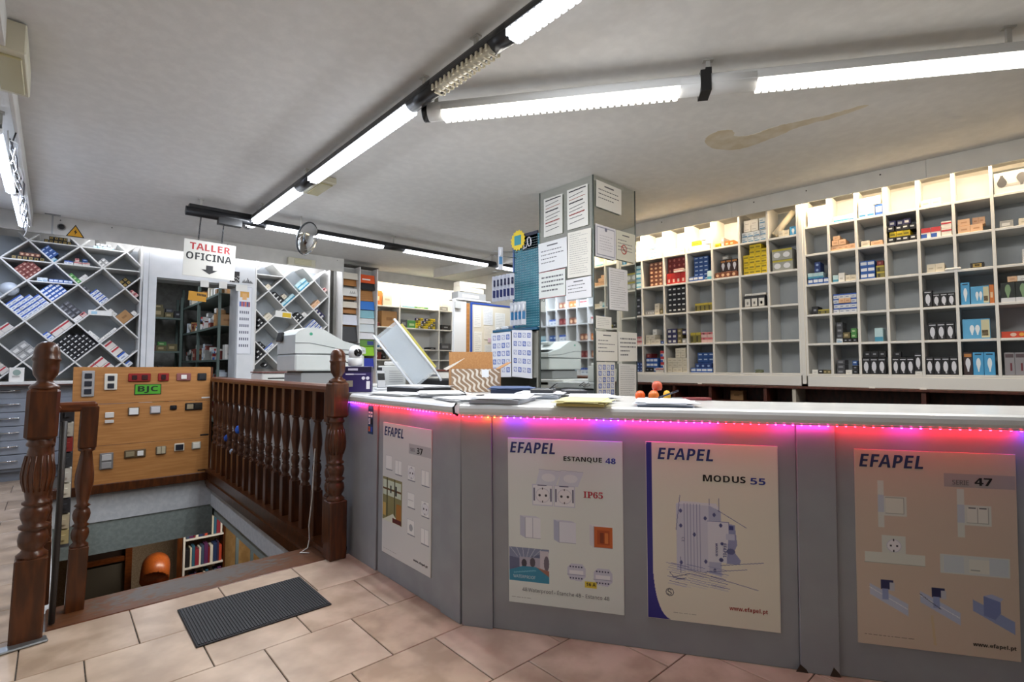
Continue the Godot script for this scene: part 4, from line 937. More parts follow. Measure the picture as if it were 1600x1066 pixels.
	var bl := part(o, "maker_plate", cb(0.225, 0.108, 0.004, 0.0015), mat("17260f", 0.5), Vector3(0.012, 0.917, 0.0145)); bl.set_meta("label", "green maker's plate")
	part(bl, "plate_face", cb(0.212, 0.095, 0.004, 0.0015), mat("4fa32a", 0.45), Vector3(0, 0, 0.001))
	lettering(bl, "lettering", "BJC", Vector3(0, -0.001, 0.0045), 0.07, 0.17, mat("10200c", 0.5))
	for q in [[0.53, 0.805, "d9d5cc"], [0.528, 0.402, "1b1a1a"], [0.515, 0.025, "4a3018"]]: part(o, "row_tag", cb(0.08, 0.016, 0.003, 0.0008), mat(q[2], 0.5), Vector3(q[0], q[1] + 0.008, 0.0145))

# ---------------------------------------------------------------- lattice shelves
const LX := 0.2
const LY := 0.207
var lat_name := ""
var lat_lo := 0.0
var lat_hi := 0.0
var lat_bot := 0.0

func clip_line(p: Vector2, d: Vector2, lo: Vector2, hi: Vector2) -> Array:
	var t0 := -99.0; var t1 := 99.0
	for a in 2:
		var u := (lo[a] - p[a]) / d[a]; var v := (hi[a] - p[a]) / d[a]
		t0 = maxf(t0, minf(u, v)); t1 = minf(t1, maxf(u, v))
	return [t0, t1]

func lattice(label: String, node: Vector2, lo: Vector2, hi: Vector2, boards: Array) -> Node3D:
	lat_lo = lo.x; lat_hi = hi.x; lat_bot = lo.y
	var o := thing("lattice_shelf", label, "shelf", Vector3(0, 0, -7.1))
	var d1 := Vector2(LX, LY).normalized(); var d2 := Vector2(-LX, LY).normalized()
	for k in range(-14, 15):
		var p := node + Vector2(LX * 2 * k, 0)
		for dd in [d1, d2]:
			var t: Array = clip_line(p, dd, lo, hi)
			if t[1] - t[0] < 0.03: continue
			var c: Vector2 = p + dd * ((t[0] + t[1]) / 2)
			part(o, "slanted_board", cb(t[1] - t[0], 0.014, 0.335 if dd == d1 else 0.336, 0.0015), shelf_white, Vector3(c.x, c.y, -0.168), Basis(Vector3(0, 0, 1), dd.angle()))
	for q in boards:
		part(o, "level_board", cb(q[1] - q[0], 0.012, 0.325, 0.0015), shelf_white, Vector3((q[0] + q[1]) / 2, q[2], -0.165))
	part(o, "back_panel", bm(hi.x - lo.x, hi.y - lo.y, 0.006), back_grey, Vector3((lo.x + hi.x) / 2, (lo.y + hi.y) / 2, -0.338))
	for x in [lo.x - 0.009, hi.x + 0.009]: part(o, "side_panel", cb(0.018, hi.y - lo.y + 0.02, 0.34, 0.002), shelf_white, Vector3(x, (lo.y + hi.y) / 2, -0.168))
	return o

# cartons resting in the V of a cell, turned with it: n along the right slope, m along the left
func dia(cx: float, cy: float, kind: String, n: int, m: int, w: float, h: float, e := 0.0, f := 0.0, d := 0.14, back := 0.03, skip := []) -> void:
	var a := atan2(LY, LX); var e1 := Vector2(cos(a), sin(a)); var e2 := Vector2(-sin(a), cos(a))
	var base := Vector2(cx, cy - LY) + (e1 + e2) * 0.0095
	var label := "%s, diamond cell %s" % [kinds[kind][0], lat_name]
	for i in n:
		for j in m:
			if [i, j] in skip: continue
			var p := base + e1 * (e + (i + 0.5) * w) + e2 * (f + (j + 0.5) * h)
			if p.x < lat_lo + 0.75 * maxf(w, h) or p.x > lat_hi - 0.75 * maxf(w, h) or p.y > 2.5 - 0.7 * h or p.y < lat_bot + 0.05: continue
			carton(kind, w * 0.97, h * 0.97, d, label, "cartons in the diamond cell " + lat_name, Vector3(p.x, p.y, -7.1 - back - d / 2 - rng.randf() * 0.012), Basis(Vector3(0, 0, 1), a))

# cartons standing on a level board
func flat(x: float, y: float, kind: String, n: int, m: int, w: float, h: float, d := 0.12, back := 0.03) -> void:
	var label := "%s, level board %s" % [kinds[kind][0], lat_name]
	for i in n:
		for j in m:
			carton(kind, w * 0.97, h * 0.98, d, label, "cartons on the level board " + lat_name, Vector3(x + (i + 0.5) * w, y + 0.0065 + (j + 0.5) * h, -7.1 - back - d / 2 - rng.randf() * 0.015), Basis(UP, rng.randf_range(-0.04, 0.04)))

func lattice_shelves() -> void:
	carton_name = "fitting_carton"
	var nd := Vector2(-0.035, 2.233)
	lattice("white diamond lattice shelf of small cartons above the grey drawers", nd, Vector2(-0.72, 1.02), Vector2(0.70, 2.52), [[-0.235, 0.165, 2.44], [0.165, 0.565, 2.44], [-0.435, -0.035, 2.233], [-0.035, 0.365, 2.233], [0.365, 0.69, 2.233], [-0.235, 0.165, 2.026]])
	var X := func(i: int) -> float: return nd.x + LX * i
	var Y := func(j: int) -> float: return nd.y + LY * j
	lat_name = "below the yellow warning triangle"
	flat(-0.12, 2.44, "blackgold", 6, 1, 0.036, 0.036); flat(-0.08, 2.476, "blackgold", 4, 1, 0.036, 0.034)
	flat(0.28, 2.44, "teal", 5, 1, 0.035, 0.03); flat(0.3, 2.471, "grey", 4, 1, 0.032, 0.028)
	lat_name = "high right, against the door side"
	dia(X.call(3), Y.call(2), "blackw", 5, 3, 0.034, 0.034)
	lat_name = "left of the high middle junction"
	dia(X.call(0), Y.call(1), "blue", 2, 3, 0.045, 0.04, 0.0, 0.04); dia(X.call(0), Y.call(1), "teal", 1, 3, 0.04, 0.04)
	lat_name = "right of the high middle junction"
	dia(X.call(2), Y.call(1), "grey", 2, 2, 0.04, 0.036)
	lat_name = "at left, second from the top"
	flat(-0.36, 2.233, "blackgold", 6, 1, 0.042, 0.04); flat(-0.3, 2.275, "brown", 4, 1, 0.04, 0.038)
	lat_name = "at left, below second board"
	dia(X.call(-1), Y.call(0), "brownred", 4, 4, 0.04, 0.036, 0.0, 0.0, 0.1)
	lat_name = "amid lattice, red and white row"
	flat(0.045, 2.233, "bwcell", 2, 1, 0.036, 0.038); flat(0.12, 2.233, "redwhite", 4, 1, 0.034, 0.038); flat(0.13, 2.272, "pink", 1, 1, 0.034, 0.035); flat(0.19, 2.272, "blue", 1, 1, 0.045, 0.035)
	lat_name = "below the red and white row"
	dia(X.call(1), Y.call(0), "green", 1, 3, 0.04, 0.04); dia(X.call(1), Y.call(0), "white", 2, 1, 0.04, 0.04, 0.04)
	lat_name = "near the door side, second row"
	dia(X.call(3), Y.call(0), "blackgold", 2, 2, 0.045, 0.042)
	lat_name = "left of centre with blue packs"
	flat(-0.16, 2.026, "whiteblue", 2, 1, 0.042, 0.042); flat(-0.07, 2.026, "bluewhite", 5, 1, 0.038, 0.036)
	lat_name = "left of centre, below blue packs"
	dia(X.call(0), Y.call(-1), "bluewhite", 4, 4, 0.042, 0.036, 0, 0, 0.12)
	lat_name = "right of centre, third row"
	dia(X.call(2), Y.call(-1), "bwcell", 2, 4, 0.045, 0.038); dia(X.call(2), Y.call(-1), "darkgrey", 1, 2, 0.04, 0.045, 0.0, 0.16)
	lat_name = "at the door side, third row"
	dia(X.call(4) - 0.1, Y.call(-1) + 0.1, "pink", 1, 2, 0.045, 0.045)
	lat_name = "at left, full of them"
	dia(X.call(-1), Y.call(-2), "bwcell", 5, 5, 0.052, 0.042, 0, 0, 0.14, 0.02, [[4, 4], [4, 3], [3, 4]])
	lat_name = "in the middle, third row"
	dia(X.call(1), Y.call(-2), "darkgrey", 2, 4, 0.056, 0.042, 0.0, 0.05); dia(X.call(1), Y.call(-2), "white", 1, 1, 0.07, 0.045); dia(X.call(1), Y.call(-2), "pink", 1, 1, 0.055, 0.045, 0.072)
	lat_name = "at right, fourth row"
	dia(X.call(3), Y.call(-2), "cardbox", 1, 1, 0.13, 0.11); dia(X.call(3), Y.call(-2), "white", 1, 1, 0.045, 0.05, 0.135); dia(X.call(3), Y.call(-2), "white", 1, 2, 0.04, 0.045, 0.0, 0.115)
	lat_name = "left of centre, fourth row"
	dia(X.call(0), Y.call(-3), "redwhite", 2, 1, 0.1, 0.075, 0.055); dia(X.call(0), Y.call(-3), "bwcell", 1, 2, 0.05, 0.045)
	lat_name = "below the white paper bag"
	dia(X.call(2), Y.call(-3), "white", 3, 1, 0.07, 0.025); dia(X.call(2), Y.call(-3), "white", 1, 3, 0.03, 0.04, 0.0, 0.03)
	lat_name = "cut by the left picture edge"
	dia(X.call(-2), Y.call(-3), "redwhite", 2, 1, 0.09, 0.07); dia(X.call(-2), Y.call(-5), "redwhite", 2, 2, 0.08, 0.06)
	lat_name = "at left with four grey boxes"
	dia(X.call(-1), Y.call(-4), "grey", 2, 2, 0.075, 0.072, 0.0, 0.0, 0.12, 0.02)
	lat_name = "in the middle, full of them"
	dia(X.call(1), Y.call(-4), "blackw", 6, 6, 0.043, 0.04, 0, 0, 0.12, 0.02, [[5, 5], [5, 4], [4, 5]])
	lat_name = "at right, fifth row"
	dia(X.call(3), Y.call(-4), "bwcell", 1, 1, 0.09, 0.07); dia(X.call(3), Y.call(-4), "redwhite", 1, 2, 0.09, 0.085, 0.0, 0.075); dia(X.call(3), Y.call(-4), "redwhite", 1, 1, 0.09, 0.07, 0.095)
	lat_name = "just above the switch board"
	dia(X.call(2), Y.call(-5), "redwhite", 2, 2, 0.1, 0.085)
	lat_name = "low beside the door post"
	dia(X.call(4) - 0.1, Y.call(-5) + 0.1, "bwcell", 1, 2, 0.06, 0.055); dia(X.call(4) - 0.1, Y.call(-3) + 0.1, "white", 1, 1, 0.09, 0.03)
	lat_name = "behind the left newel post"
	dia(X.call(0), Y.call(-5), "redwhite", 1, 2, 0.1, 0.07)
	solo("ceiling_globe", "white glass globe lying in the leftmost lattice cell", "globe", lathe([[0, -0.07], [0.04, -0.06], [0.068, -0.03], [0.075, 0.0], [0.066, 0.035], [0.035, 0.062], [0, 0.07]], 20), mat("c4ccd6", 0.25), Vector3(-0.36, 1.935, -7.17))
	var bag := thing("paper_bag", "flat white paper bag tucked into the lattice shelf", "paper bag", Vector3(0.355, 1.735, -7.092))
	part(bag, "sheet", cb(0.2, 0.055, 0.004, 0.001), paper); part(bag, "blue_print", bm(0.05, 0.03, 0.001), mat("9fc3d6", 0.6), Vector3(-0.05, 0.0, 0.0025))
	# lattice right of the doorway
	lattice("white diamond lattice shelf between doorway and file rack", Vector2(2.277, 1.945), Vector2(1.93, 1.12), Vector2(2.885, 2.52), [[1.93, 2.277, 2.36]])
	var P := func(i: int, j: int) -> Vector2: return Vector2(2.277 + LX * i, 1.945 + LY * j)
	var spots := [
		["lit top", 1, 2, "teal", 2, 2, 0.085, 0.05, 0.04, 0], ["upper left", -1, 2, "cream", 1, 1, 0.07, 0.06, 0, 0], ["upper right", 2, 1, "peach", 2, 1, 0.075, 0.05, 0, 0], ["upper right edge", 3, 2, "pink", 2, 2, 0.06, 0.055, 0, 0],
		["upper centre", 0, 1, "teal", 3, 1, 0.075, 0.05, 0, 0], ["upper centre left", 0, 1, "blackw", 1, 3, 0.07, 0.055, 0, 0.052], ["upper centre back", 0, 1, "cream", 1, 1, 0.06, 0.06, 0.08, 0.06], ["left", -1, 0, "cream", 1, 1, 0.1, 0.07, 0, 0],
		["centre", 1, 0, "blackw", 2, 2, 0.055, 0.055, 0, 0], ["centre right", 1, 0, "white", 1, 1, 0.06, 0.055, 0.115, 0], ["right edge", 3, 0, "purple", 1, 3, 0.07, 0.055, 0, 0.1], ["left edge", -2, -1, "blackw", 5, 5, 0.05, 0.05, 0, 0],
		["right", 2, -1, "bwcell", 3, 4, 0.07, 0.045, 0, 0], ["lower left", -1, -2, "bwcell", 2, 1, 0.07, 0.05, 0, 0], ["lower left back", -1, -2, "black", 1, 3, 0.05, 0.05, 0, 0.055], ["lowest left", -2, -3, "blackw", 5, 5, 0.05, 0.05, 0, 0], ["bottom left corner", -1, -4, "blackw", 4, 4, 0.05, 0.05, 0, 0], ["bottom middle", 1, -2, "grey", 2, 2, 0.06, 0.06, 0, 0], ["lower right edge", 3, -2, "bwcell", 2, 2, 0.055, 0.05, 0, 0]]
	for q in spots:
		lat_name = q[0] + ", second lattice"
		var c: Vector2 = P.call(q[1], q[2])
		if (q[1] + q[2]) % 2 == 0: c.y += LY
		dia(c.x, c.y, q[3], q[4], q[5], q[6], q[7], q[8], q[9])
	var tg := thing("shelf_card", "white and yellow card hanging on the second lattice", "card", Vector3(2.27, 1.85, -7.09), Basis(Vector3(0, 0, 1), -0.06))
	part(tg, "sheet", cb(0.21, 0.085, 0.003, 0.001), paper); part(tg, "yellow_print", bm(0.11, 0.06, 0.001), mat("dcb722", 0.6), Vector3(0.04, -0.004, 0.002))
	# grey drawers under the first lattice
	var o := thing("drawer_cabinet", "grey six drawer cabinet with chrome bar handles under the lattice", "cabinet", Vector3(-0.21, 0, -7.15))
	part(o, "body", boxes([between(Vector3(-0.5, 0.1, -0.18), Vector3(0.9, 0.96, -0.005)), between(Vector3(-0.45, 0.0, -0.18), Vector3(0.85, 0.1, -0.05))]), mat("7d848f", 0.5))
	part(o, "top", cb(1.44, 0.03, 0.3, 0.003), shelf_white, Vector3(0.19, 0.985, -0.04))
	part(o, "top_edge", bm(1.43, 0.012, 0.28), mat("4a2a24", 0.5), Vector3(0.19, 0.964, -0.03))
	var face := mat("8f96a1", 0.45)
	for c in 2:
		for k in 6:
			var y: float = [0.897, 0.762, 0.622, 0.48, 0.34, 0.198][k]
			var d := part(o, "drawer", cb(0.6, 0.134 if k != 3 else 0.138, 0.02, 0.003), face, Vector3(-0.08 + c * 0.61, y, 0.008))
			var h := part(d, "handle", tube([Vector3(-0.075, 0, 0.035), Vector3(0.075, 0, 0.035)], 0.008, 10), chrome, Vector3(-0.02, 0.01, 0))
			h.set_meta("label", "chrome bar handle")
			for s in [-0.06, 0.06]: part(d, "handle_foot", bm(0.014, 0.014, 0.03), black, Vector3(s - 0.02, 0.01, 0.022))
	var bk := carton("white", 0.11, 0.14, 0.05, "white booklet box with a green drawing on the drawer top", "", Vector3(-0.275, 1.07, -7.11), Basis(UP, 0.1))
	part(bk, "printed_disc", disc(0.03, 0.03, 0.0008, 14), mat("8fa39a", 0.6), Vector3(0, 0.02, 0.0258))

# ---------------------------------------------------------------- doorway and storeroom
func metal_rack(label: String, at: Vector3, b: Basis, w: float, d: float, ys: Array, h: float) -> void:
	var gm := mat("66756f", 0.5, 0.3)
	var o := thing("metal_rack", label, "metal rack", at, b)
	for x in [0.0, w * 0.5, w]:
		for z in [0.0, -d]:
			var po := part(o, "post", boxes([[Vector3(x, h / 2, z), Vector3(0.035, h, 0.004)], [Vector3(x + (0.016 if x < w * 0.7 else -0.016), h / 2, z - 0.016), Vector3(0.004, h, 0.035)]]), gm)
			if z == 0.0 and x < 0.1:
				for k in 22: part(po, "slot", bm(0.008, 0.02, 0.001), black, Vector3(x - 0.004, 0.35 + k * 0.085, 0.0026))
	for y in ys: part(o, "shelf", boxes([[Vector3(w / 2, y, -d / 2), Vector3(w, 0.006, d)], [Vector3(w / 2, y - 0.012, 0.002), Vector3(w, 0.03, 0.004)]]), gm)

func rack_goods(at: Vector3, b: Basis, w: float, d: float, ys: Array, pool: Array, place_name: String, seed_: int) -> void:
	var r := RandomNumberGenerator.new(); r.seed = seed_
	for k in ys.size():
		var x := 0.05
		while x < w - 0.08:
			var cw := r.randf_range(0.06, 0.16); var ch := r.randf_range(0.06, 0.2)
			var kind: String = pool[r.randi() % pool.size()]
			carton(kind, snappedf(cw, 0.02), snappedf(ch, 0.03), 0.16, "%s, %s shelf of %s" % [kinds[kind][0], NTH[ys.size() - 1 - k], place_name], "goods on " + place_name, at + b * Vector3(x + cw / 2, ys[k] + 0.004 + snappedf(ch, 0.03) / 2, -0.11 - r.randf() * (d - 0.34)), b * Basis(UP, r.randf_range(-0.15, 0.15)))
			if r.randf() < 0.6 and ys[k] < 2.0:
				var k2: String = pool[r.randi() % pool.size()]; var top: float = ys[k] + 0.0045 + snappedf(ch, 0.03)
				carton(k2, maxf(0.04, snappedf(cw, 0.02) - 0.02), 0.06, 0.1, "%s stacked on goods, %s shelf of %s" % [kinds[k2][0], NTH[ys.size() - 1 - k], place_name], "goods on " + place_name, at + b * Vector3(x + cw / 2, top + 0.0305, -0.12), b)
			x += cw + r.randf_range(0.012, 0.02)

func doorway() -> void:
	carton_name = "stock_carton"
	var fr := noisy("door_paint", "d4d7d9", "dadcde", Vector3(1, 1, 1), 0.4, 0.02, 3)
	var o := struct("door_1", boxes([between(Vector3(0.725, 0, -7.13), Vector3(0.77, 2.51, -7.06)), between(Vector3(0.775, 0, -7.45), Vector3(0.85, 2.2, -7.07)), between(Vector3(1.70, 0, -7.45), Vector3(1.75, 2.2, -7.1))]), fr)
	o.set_meta("kind", "structure")
	part(o, "header_panel", cb(1.13, 0.33, 0.02, 0.002), fr, Vector3(1.338, 2.35, -7.08))
	part(o, "header_lintel", bm(0.9, 0.06, 0.3), mat("8e908e", 0.6), Vector3(1.27, 2.2, -7.25))
	part(o, "side_panel", cb(0.2, 2.2, 0.02, 0.002), fr, Vector3(1.805, 1.1, -7.08))
	# printed picture and skyline on the header
	var im := blank(64, 80, "1a1716")
	for y in 9:
		for x in 6: rect(im, 6 + x * 10 + (y % 2) * 3, 26 + y * 6, 6, 4, col("d8d6d2") if (x * 3 + y * 5) % 4 < 2 and x + y > 4 else col("2a2624"))
	var pc := thing("header_print", "small black and white checkered print on the door header", "print", Vector3(1.66, 2.285, -7.068))
	part(pc, "sheet", bm(0.11, 0.14, 0.002), black); part(pc, "print", sheet(0.108, 0.138), printed(im), Vector3(0, 0, 0.0014))
	var sk := thing("skyline_print", "tiny dark skyline drawing on the door header", "print", Vector3(1.81, 2.245, -7.068))
	part(sk, "ground_line", bm(0.13, 0.006, 0.002), mat("3a3a3c", 0.6), Vector3(0, -0.02, 0))
	for k in 9: part(sk, "tower", bm(0.008, [0.02, 0.035, 0.016, 0.028, 0.06, 0.04, 0.02, 0.03, 0.015][k], 0.002), mat("3a3a3c", 0.6), Vector3(-0.052 + k * 0.013, -0.018 + [0.02, 0.035, 0.016, 0.028, 0.06, 0.04, 0.02, 0.03, 0.015][k] / 2, 0))
	for q in [[1.33, 2.16, "left"], [1.53, 2.165, "middle"], [1.74, 2.15, "right"]]:
		solo("hanging_tag", "white paper tag hanging under the door header, %s of three" % q[2], "tag", cb(0.09 if q[0] < 1.7 else 0.13, 0.085, 0.002, 0.0005), paper, Vector3(q[0], q[1], -7.055))
	# yellow sign in the opening
	var ys := thing("yellow_sign", "yellow card sign hanging in the storeroom doorway", "sign", Vector3(1.27, 2.005, -7.12), Basis(Vector3(0, 0, 1), -0.05))
	part(ys, "card", cb(0.19, 0.115, 0.003, 0.001), mat("d99a14", 0.5))
	for k in 6: part(ys, "dark_print", bm(0.012, 0.028, 0.001), mat("2c2410", 0.6), Vector3(0.0 + k * 0.016, 0.025 - k * 0.001, 0.002))
	part(ys, "hanging_string", tube([Vector3(0, 0.055, 0), Vector3(0, 0.19, 0)], 0.0015, 5), mat("8a8a86", 0.6))
	# price poster on the white panel right of the opening
	var im2 := blank(60, 300, "dfe1e6")
	rect(im2, 8, 20, 40, 26, col("d9a24a")); rect(im2, 18, 28, 20, 30, col("e3b070"))
	for k in 6: rect(im2, 6 + k * 8, 66, 7, 22, col(["3a5fae", "b8423c", "6a3c8a", "c85a3a", "2c3f7c", "8a2a4a"][k]))
	for k in 6:
		for j in 5: rect(im2, 8 + j * 9, 108 + k * 30, 5, 12, col("55586a"))
	var pp := thing("price_poster", "tall white poster of small goods on the panel beside the doorway", "poster", Vector3(1.785, 1.74, -7.066))
	part(pp, "sheet", bm(0.165, 0.86, 0.003), mat("b9bcc4", 0.5)); part(pp, "print", sheet(0.155, 0.85), printed(im2), Vector3(0, 0, 0.0018))
	# storeroom
	var ys1 := [0.45, 0.86, 1.24, 1.69, 2.12]
	var rk := Basis(Vector3(0, 0, 1), UP, Vector3(-1, 0, 0))
	metal_rack("grey green slotted metal rack along the storeroom's right side", Vector3(1.58, 0, -10.1), rk, 2.6, 0.45, ys1, 2.45)
	rack_goods(Vector3(1.58, 0, -10.1), rk, 2.4, 0.45, ys1, ["white", "grey", "cardbox", "whiteblue", "cream", "brownred", "white", "tricolor"], "the storeroom's long rack", 3)
	metal_rack("grey green metal rack on the storeroom's end wall", Vector3(0.5, 0, -9.9), Basis(), 1.05, 0.4, [0.5, 0.95, 1.4, 1.95], 2.3)
	rack_goods(Vector3(0.5, 0, -9.9), Basis(), 1.05, 0.4, [0.5, 0.95, 1.4, 1.95], ["green", "green", "darkgrey", "black", "olive", "darkred"], "the storeroom's end rack", 5)
	for q in [["cardbox", 1.66, 1.69, 0.2, 0.15], ["blue", 1.64, 0.86, 0.17, 0.09], ["white", 1.72, 1.24, 0.14, 0.2], ["orange", 1.8, 1.69, 0.13, 0.13], ["cream", 1.85, 1.24, 0.12, 0.14], ["cardbox", 1.75, 2.12, 0.2, 0.1], ["grey", 1.83, 0.86, 0.16, 0.12]]:
		carton(q[0], q[3], q[4], 0.14, "%s, near end of storeroom rack, %s shelf" % [kinds[q[0]][0], {2.12: "top", 1.69: "second", 1.24: "third", 0.86: "fourth"}[q[2]]], "near end of the storeroom rack", Vector3(q[1] + 0.03, q[2] + 0.005 + q[4] / 2, -7.6), Basis())
	var sl := thing("store_lamp", "tube lamp on the storeroom ceiling", "ceiling lamp", Vector3(1.15, 2.66, -8.6))
	part(sl, "batten", cb(0.08, 0.05, 1.2, 0.005), white); part(sl, "tube", lathe([[0, 0], [0.014, 0.001], [0.014, 1.1], [0, 1.101]], 10), glow("eef4ff", 2.0), Vector3(0, -0.04, -0.55), Basis(Vector3(1, 0, 0), PI / 2))
	area(Vector3(1.15, 2.59, -8.6), Vector3(0, 0, 1), -UP, Vector2(1.1, 0.06), "eef4ff", 0.8)

# ---------------------------------------------------------------- file rack, stock shelf, white cabinet
func back_furniture() -> void:
	var o := thing("file_rack", "tall white two column file rack with slanted beech pockets", "file rack", Vector3(3.03, 0, -7.08))
	for x in [0.008, 0.272, 0.55]: part(o, "upright", cb(0.016, 2.62, 0.2, 0.002), shelf_white, Vector3(x, 1.31, 0))
	part(o, "top_trim", bm(0.57, 0.012, 0.2), mat("4a463f", 0.5), Vector3(0.28, 2.63, 0)); part(o, "back", bm(0.54, 2.6, 0.008), mat("b9b9b4", 0.6), Vector3(0.28, 1.31, -0.09))
	var tip := Basis(Vector3(1, 0, 0), -0.22)
	for c in 2:
		for k in 11: part(o, "pocket", cb(0.245, 0.17, 0.01, 0.001), beech, Vector3(0.14 + c * 0.271, 2.42 - k * 0.205, -0.02), tip)
	var sheets := [[0, 2.475, 0.07, "d9d2c4", "cream paper"], [0, 2.235, 0.085, "dedcd6", "white paper with black scribble"], [0, 2.05, 0.06, "d8cfbd", "pale card"], [0, 1.83, 0.12, "d5d8e2", "white and blue brochure"], [0, 1.62, 0.2, "17171a", "black folder"], [0, 1.36, 0.1, "1d1c1e", "dark box file"],
		[1, 2.46, 0.1, "d8541f", "orange brochure"], [1, 2.36, 0.09, "191a1e", "black brochure"], [1, 2.06, 0.1, "1e6fc4", "bright blue brochure"], [1, 1.93, 0.09, "7fb4c0", "teal patterned leaflet"], [1, 1.84, 0.08, "dcdcda", "white leaflet"], [1, 1.73, 0.11, "d2dadc", "pale blue leaflet"], [1, 1.62, 0.1, "e0dfe2", "white leaflet with small photo"], [1, 1.5, 0.07, "5a8a2a", "green leaflet"], [1, 1.41, 0.17, "8fc81e", "lime green folder"], [1, 1.2, 0.12, "2436a4", "deep blue folder"]]
	for q in sheets:
		var s := solo("file_leaflet", "%s in the %s column of the file rack, %s" % [q[4], ["left", "right"][q[0]], "near the top" if q[1] > 2.2 else ("half way up" if q[1] > 1.7 else "low down")], "leaflet", cb(0.235, q[2] + 0.03, 0.008, 0.001), mat(q[3], 0.45), Vector3(3.17 + q[0] * 0.271, q[1], -7.035), Basis(Vector3(1, 0, 0), -0.2))
		if q[4].contains("scribble"):
			for k in 3: part(s, "ink_mark", tube([Vector3(0.0 + k * 0.03, -0.02, 0.005), Vector3(0.01 + k * 0.03, 0.02, 0.005), Vector3(0.02 + k * 0.03, -0.02, 0.005)], 0.003, 5), black)
		if q[4].contains("lime"): part(s, "yellow_flap", bm(0.07, 0.16, 0.002), mat("c9cf1e", 0.5), Vector3(-0.075, 0, 0.005))
		if q[4].contains("green leaflet"): part(s, "navy_print", bm(0.1, 0.06, 0.002), mat("2a3a78", 0.5), Vector3(0.06, 0, 0.005))
		if q[4].contains("orange"): part(s, "white_print", bm(0.13, 0.02, 0.002), paper, Vector3(-0.02, -0.01, 0.005))
	# stock shelf in the recess
	var sh := thing("stock_shelf", "white stock shelf in the lit recess behind the cash desk", "shelf", Vector3(3.7, 0, -7.6))
	for x in [0.01, 0.62, 1.42, 1.72]: part(sh, "upright", cb(0.02, 2.5, 0.32, 0.002), shelf_white, Vector3(x, 1.25, -0.16))
	part(sh, "back_panel", bm(1.73, 2.5, 0.01), shelf_white, Vector3(0.87, 1.25, -0.325))
	var ly := [2.155, 1.805, 1.44, 1.26, 1.0, 0.5]
	for y in ly:
		for q in [[0.02, 0.61], [0.63, 1.41], [1.43, 1.71]]: part(sh, "shelf_board", cb(q[1] - q[0], 0.02, 0.31, 0.002), shelf_white, Vector3((q[0] + q[1]) / 2, y, -0.16))
	var goods := [["orange", 0.12, 0, 0.16, 0.24], ["black", 0.04, 0, 0.07, 0.2], ["cream", 0.3, 0, 0.16, 0.22], ["cardbox", 0.28, 1, 0.28, 0.26], ["brownred", 0.12, 1, 0.12, 0.06],
		["teal", 0.66, 0, 0.24, 0.035], ["green", 0.9, 0, 0.28, 0.03], ["darkgrey", 0.64, 1, 0.12, 0.14], ["green", 0.76, 1, 0.2, 0.13], ["darkgrey", 0.03, 2, 0.1, 0.25], ["whiteblue", 0.14, 2, 0.12, 0.18], ["cardbox", 0.26, 2, 0.2, 0.2], ["brownred", 0.06, 3, 0.22, 0.12], ["black", 0.3, 3, 0.06, 0.08], ["cream", 0.42, 3, 0.16, 0.1], ["white", 0.05, 4, 0.4, 0.06], ["black", 1.2, 2, 0.14, 0.04], ["black", 0.66, 3, 0.12, 0.1], ["grey", 1.46, 0, 0.14, 0.07], ["black", 1.46, 1, 0.2, 0.09], ["darkgrey", 1.45, 2, 0.22, 0.12]]
	var lv := ["top", "second", "third", "fourth", "low"]
	var seen_y := {}
	for q in goods:
		var x: float = 3.7 + q[1] + 0.012; var hk := "%.1f/%d" % [q[1], q[2]]
		carton(q[0], q[3], q[4], 0.16, "%s, %s board of the stock shelf" % [kinds[q[0]][0], lv[q[2]]], "stock shelf goods", Vector3(x + q[3] / 2, ly[q[2]] + 0.011 + q[4] / 2, -7.7 - 0.0), Basis())
		seen_y[hk] = true
	for i in 8:
		for j in 4:
			if (i * 7 + j * 3) % 5 == 0 and j > 1: continue
			var kd: String = ["yellow", "purple", "gold", "yellow"][(i + j * 3) % 4]
			carton(kd, 0.046, 0.044, 0.05, "small %s in the stock shelf's yellow pile" % kinds[kd][0], "yellow and dark pile", Vector3(3.7 + 0.96 + i * 0.05, 1.816 + 0.0225 + j * 0.0455, -7.63), Basis())
	# white cabinet with boxes on top and a notice board
	var cab := thing("white_partition", "narrow white partition left of the blue framed notice board", "partition", Vector3(4.215, 0, -5.765))
	part(cab, "panel", cb(0.209, 2.085, 0.06, 0.004), white, Vector3(0, 1.0425, 0)); part(cab, "brown_edge", bm(0.05, 2.05, 0.06), beech, Vector3(0.131, 1.025, 0.005)); part(cab, "top_board", cb(0.62, 0.02, 0.2, 0.003), white, Vector3(0.23, 2.097, -0.05))
	for q in [["grey", 0.5, 0.1, 0.2, 2.023, 0.0], ["cream", 0.44, 0.075, 0.2, 2.124, 0.05], ["cream", 0.46, 0.07, 0.22, 2.2, -0.04], ["grey", 0.1, 0.08, -0.06, 1.9, 0.0]]:
		if q[4] < 2.0:
			part(cab, "small_label_box", cb(0.1, 0.1, 0.03, 0.003), mat("b9b9b4", 0.5), Vector3(-0.06, 2.01, 0.045)); continue
		carton(q[0], q[1], q[2] - 0.002, 0.16, "long %s, %s of three lying atop the white partition" % [kinds[q[0]][0], "lowest" if q[4] < 2.1 else ("middle" if q[4] < 2.19 else "topmost")], "boxes on the partition", Vector3(4.215 + q[3], q[4] + 0.085 + q[2] / 2, -5.81), Basis(UP, q[5]))
	var nb := thing("notice_board", "blue framed notice board covered with pinned papers", "notice board", Vector3(4.84, 1.645, -5.72))
	part(nb, "surface", bm(0.88, 0.825, 0.01), mat("ded6c2", 0.7))
	for q in [[0, 0.4125, 0.9, 0.027], [0, -0.4125, 0.9, 0.027]]: part(nb, "frame_bar", cb(q[2], q[3], 0.025, 0.003), mat("24489c", 0.4), Vector3(q[0], q[1], 0))
